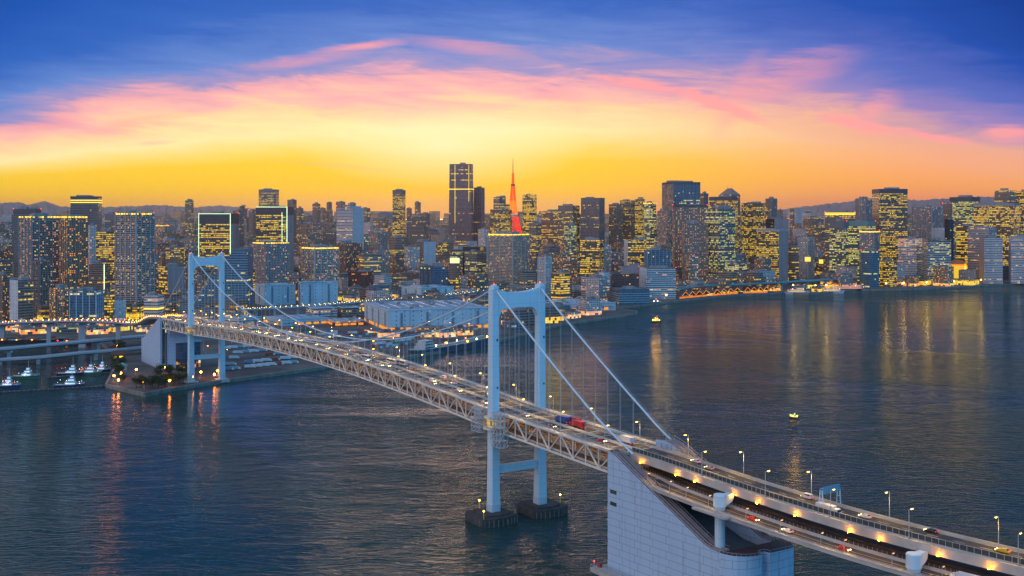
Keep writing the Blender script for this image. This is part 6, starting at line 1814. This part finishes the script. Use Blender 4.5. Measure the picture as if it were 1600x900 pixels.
# waterfront lamps and bright spots along the far shore
SH = [('near the water bus', 1040, 469.5), ('at the quayside office corner', 1060, 466), ('before the first zigzag awnings', 1088, 460.5), ('between first and middle awnings', 1121, 458.5), ('behind the middle awnings', 1146, 455),
      ('between middle and last awnings', 1168, 455), ('on the ferry pier root', 1215, 455), ('lime-coloured, on the ferry pier', 1222, 455.6), ('over the layered ferry', 1240, 453), ('on the pier between ferries', 1275, 454), ('by the middle ferry', 1292, 453),
      ('over the orange-glowing ferry', 1322, 449), ('past the orange-glowing ferry', 1350, 449), ('by the marina, before the dark gold-windowed office', 1385, 450), ('before the bowed white office', 1412, 449.5), ('before the lit stair edge', 1448, 448.5),
      ('at the water below the blue-banded office', 1470, 447.5), ('beneath the orange dome', 1490, 447), ('left of the golden tree', 1502, 446), ('right of the golden tree', 1515, 445.5), ('before the plain white tower', 1532, 444.5), ('past the plain white tower', 1556, 443.5), ('toward the far end of the bay shore', 1582, 442)]
FL4 = lamp_src(9, 1.2, glow('quay lamp', (255, 200, 80), 60), 'quay_lamp', 2.2)
gb = MB(); gb.ball((1.2, 0, 9.0), 1.5); glb = gb.build('lamp_globe', glow('quay globe', (255, 205, 90), 18), FL4[0]); FL4[1].append((glb, []))
for k, (wh, px, py) in enumerate(SH):
    x, y = un(px, py - 1.2, LZ); put(FL4, (x, y, LZ), .3 * k, 'bright warm quay lamp ' + wh, 'lamps along the far bay shore', 'street lamp')
# low lit terminal halls
for (lab, x0, x1, yt, d, kd) in (('low ferry terminal hall lit gold behind the ferries', 1262, 1300, 446, 2440, 'off_gold+street_glow'), ('low glowing restaurant row before the bowed white office', 1412, 1455, 437, 2560, 'off_gold+street_glow'),
                                ('brightly lit waterside terminal under the golden tree', 1478, 1530, 438, 2560, 'off_gold+street_glow'), ('small white boathouse on the ferry pier', 1241, 1258, 444, 2420, 'off_white'),
                                ('low orange market hall behind the first awnings', 1070, 1110, 451, 2230, 'off_half+red')):
    bld(x0, x0 + (x1 - x0) * .8, x1, yt, d, kd, lab, 'terminal_hall', 'hall', crown='flat')

# ------------------------------------------------------------------ vehicles on the bridge
HL = glow('headlight', (255, 226, 140), 16); TL_ = glow('tail light', (255, 30, 12), 3)
GLS = plain('car glass', (.02, .025, .03), .1)
def car_src(kind, col, nm):
    root = empty(kind); ch = []
    paint = plain('paint ' + nm, col, .3)
    if kind == 'car':
        L, Wd, hz = 4.6, 1.8, 1.45; prof = [(-2.3, .35), (-2.3, .85), (-1.9, .95), (-1.3, 1.4), (.35, 1.45), (1.15, .98), (2.15, .82), (2.3, .6), (2.3, .35)]
    elif kind == 'van':
        L, Wd, hz = 5.0, 1.9, 2.1; prof = [(-2.5, .35), (-2.5, 2.0), (-2.3, 2.1), (1.2, 2.1), (1.9, 1.2), (2.45, 1.05), (2.5, .35)]
    elif kind == 'truck':
        L, Wd, hz = 10.5, 2.5, 3.6; prof = [(3.1, .5), (3.1, 2.9), (3.4, 3.0), (4.9, 2.9), (5.2, 1.6), (5.25, .5)]
    else:
        L, Wd, hz = 11.5, 2.5, 3.2; prof = [(-5.75, .45), (-5.75, 3.1), (-5.5, 3.2), (5.4, 3.2), (5.75, 2.4), (5.75, .45)]
    g = MB(); h = Wd / 2; tp_ = .86 if kind in ('car', 'van') else 1
    def yy(z, s): return s * h * (tp_ if z > (1.0 if kind == 'car' else 1.3) and tp_ < 1 else 1)
    for s in (-1, 1): g.face([(x, yy(z, s), z) for x, z in prof])
    for i in range(len(prof)):
        (xa, za), (xb, zb) = prof[i], prof[(i + 1) % len(prof)]; g.face([(xa, yy(za, -1), za), (xb, yy(zb, -1), zb), (xb, yy(zb, 1), zb), (xa, yy(za, 1), za)])
    bd = g.build('body', paint, root); ch.append((bd, []))
    if kind == 'truck':
        g = MB(); g.box((-1.2, 0, .95), (8.2, 2.5, 2.75)); bx = g.build('cargo_box', paint, root); ch.append((bx, []))
    g = MB()
    if kind == 'car': g.face([(1.13, -.72, 1.02), (1.13, .72, 1.02), (.42, .66, 1.43), (.42, -.66, 1.43)]); g.face([(-1.88, -.72, .99), (-1.88, .72, .99), (-1.36, .66, 1.37), (-1.36, -.66, 1.37)]); [g.beam((-1.2, s * .80, 1.18), (.5, s * .80, 1.18), .06, .3) for s in (-1, 1)]
    elif kind == 'van': g.face([(1.88, -.8, 1.25), (1.88, .8, 1.25), (1.25, .75, 2.02), (1.25, -.75, 2.02)]); [g.beam((-2.2, s * .85, 1.65), (1.2, s * .85, 1.65), .08, .45) for s in (-1, 1)]
    elif kind == 'truck': g.beam((5.1, -1.1, 2.2), (5.1, 1.1, 2.2), .12, .9, up=(0, 0, 1))
    else: g.beam((5.72, -1.1, 2.4), (5.72, 1.1, 2.4), .1, 1.1); [g.beam((-5.3, s * 1.26, 2.3), (5.3, s * 1.26, 2.3), .06, .9) for s in (-1, 1)]
    ch.append((g.build('window', GLS, root), []))
    xf, xb = (2.3, -2.3) if kind == 'car' else (2.5, -2.5) if kind == 'van' else (5.25, -5.35) if kind == 'truck' else (5.75, -5.75)
    for s in (-1, 1):
        g = MB(); g.box((xf + .05, s * h * .72, .62), (.12, .42, .24)); ch.append((g.build('headlight', HL, root), []))
        g = MB(); g.box((xb - .05, s * h * .75, .8), (.12, .4, .24)); ch.append((g.build('tail_light', TL_, root), []))
    for xx in ((-1.4, 1.4) if L < 6 else (-3.6, -2.4, 4.1)):
        for s in (-1, 1):
            g = MB(); r = .33 if L < 6 else .5; g.tube([(xx, s * (h - .12) - .1, r), (xx, s * (h - .12) + .1, r)], r, 10); ch.append((g.build('wheel', DARKC, root), []))
    return (root, ch)
CARS = [('white car', 'car', car_src('car', (.6, .6, .62), 'white')), ('silver car', 'car', car_src('car', (.3, .31, .33), 'silver')), ('black car', 'car', car_src('car', (.02, .02, .025), 'black')), ('red car', 'car', car_src('car', (.4, .02, .02), 'red')),
        ('yellow taxi', 'taxi', car_src('car', (.6, .42, .03), 'taxi')), ('white van', 'van', car_src('van', (.6, .6, .62), 'white')), ('blue box truck', 'truck', car_src('truck', (.03, .08, .3), 'blue')),
        ('red box truck', 'truck', car_src('truck', (.45, .03, .03), 'truck red')), ('white box truck', 'truck', car_src('truck', (.6, .6, .62), 'white')), ('pale coach', 'bus', car_src('bus', (.5, .5, .45), 'coach'))]
vr = random.Random(21)
def drive(ci, s, t, seg, cityward, low_=False, n=0):
    nm, cat, src = CARS[ci]; z = (LOW(s) + .03) if low_ else zroad(s) + (.07 if s > 110 else -.24)
    p = bp(s, t, z); hd = bheading(s) + (math.pi if cityward else 0)
    put(src, p, hd, f'{nm} {"cityward" if cityward else "outbound"} {seg}', 'traffic on the bridge and its approach', cat)
seq = {}
plan = []
for (t, cw) in ((-7.2, False), (-4.0, False), (4.0, True), (7.2, True)):
    s = -655 + vr.uniform(0, 20)
    while s < 95:
        if abs(s) > 9: plan.append((s, t, cw))
        s += vr.uniform(22, 75) if s > -330 else vr.uniform(14, 40)
names = {}
rows_ = []
for (s, t, cw) in plan:
    ci = vr.choice((0, 0, 1, 1, 2, 3, 4, 5, 5, 8, 9)); rows_.append([ci, s, t, cw])
rows_ += [[7, 52, 4.1, True], [6, 38, 4.1, True], [7, 44, 7.3, True]]
rows_ = [r for i, r in enumerate(rows_) if not (r[1] > 28 and r[1] < 66 and r[2] > 0 and i < len(rows_) - 3)]
rows_.sort(key=lambda r: r[1])
tot = {}
for r in rows_: tot[(r[0], r[2] < 0, abs(r[2]) > 5.5)] = tot.get((r[0], r[2] < 0, abs(r[2]) > 5.5), 0) + 1
for ci, s, t, cw in rows_:
    key = (ci, t < 0, abs(t) > 5.5); k = names.get(key, 0); names[key] = k + 1
    drive(ci, s, t, f'in the bridge\'s {"outer" if abs(t) > 5.5 else "inner"} lane, {ORD[k]} of its kind from the city', cw)
for k, (ci, s, t, cw, wh) in enumerate(((0, 138, 6.0, True, 'by the far coping of the anchorage'), (1, 150, 3.4, True, 'just past the anchorage cable end'), (5, 205, 6.2, True, 'right before the sign gantry'), (0, 236, 3.4, True, 'just after the sign gantry'),
                              (2, 262, 6.2, True, 'midway along the open approach'), (4, 290, 3.6, True, 'near the far bend of the approach'), (1, 130, -4.2, False, 'on the fenced carriageway beside the anchorage'), (8, 225, -4.2, False, 'on the fenced carriageway below the gantry'))):
    drive(ci, s, t + 0, 'on the approach, ' + wh, cw)
for k, (ci, s, wh) in enumerate(((3, 196, 'on the lower deck past the first portal pier'), (0, 214, 'on the lower deck between two portal piers'), (3, 240, 'on the lower deck before the second portal pier'), (8, 286, 'on the lower deck beyond the second portal pier'))):
    drive(ci, s, lowt(s) + 5.0, wh, k % 2 == 1, True)
# a few vehicles on the ring viaduct
PA = sm(pA)
for k, i in enumerate(range(14, len(PA) - 6, 3)):
    a, c = Vector(PA[i]), Vector(PA[i + 1]); d_ = (c - a).normalized(); n_ = Vector((d_.y, -d_.x, 0)); sg = 1 if k % 2 else -1
    p = a + n_ * 4.2 * sg; ci = (0, 1, 5, 8, 3, 4)[k % 6]; nm, cat, src = CARS[ci]
    put(src, (p.x, p.y, p.z + .05), math.atan2(d_.y, d_.x) + (0 if sg > 0 else math.pi), f'{nm} on the curved ring viaduct, {ORD[k]} vehicle out from the far anchorage', 'traffic on the ring viaduct', cat)
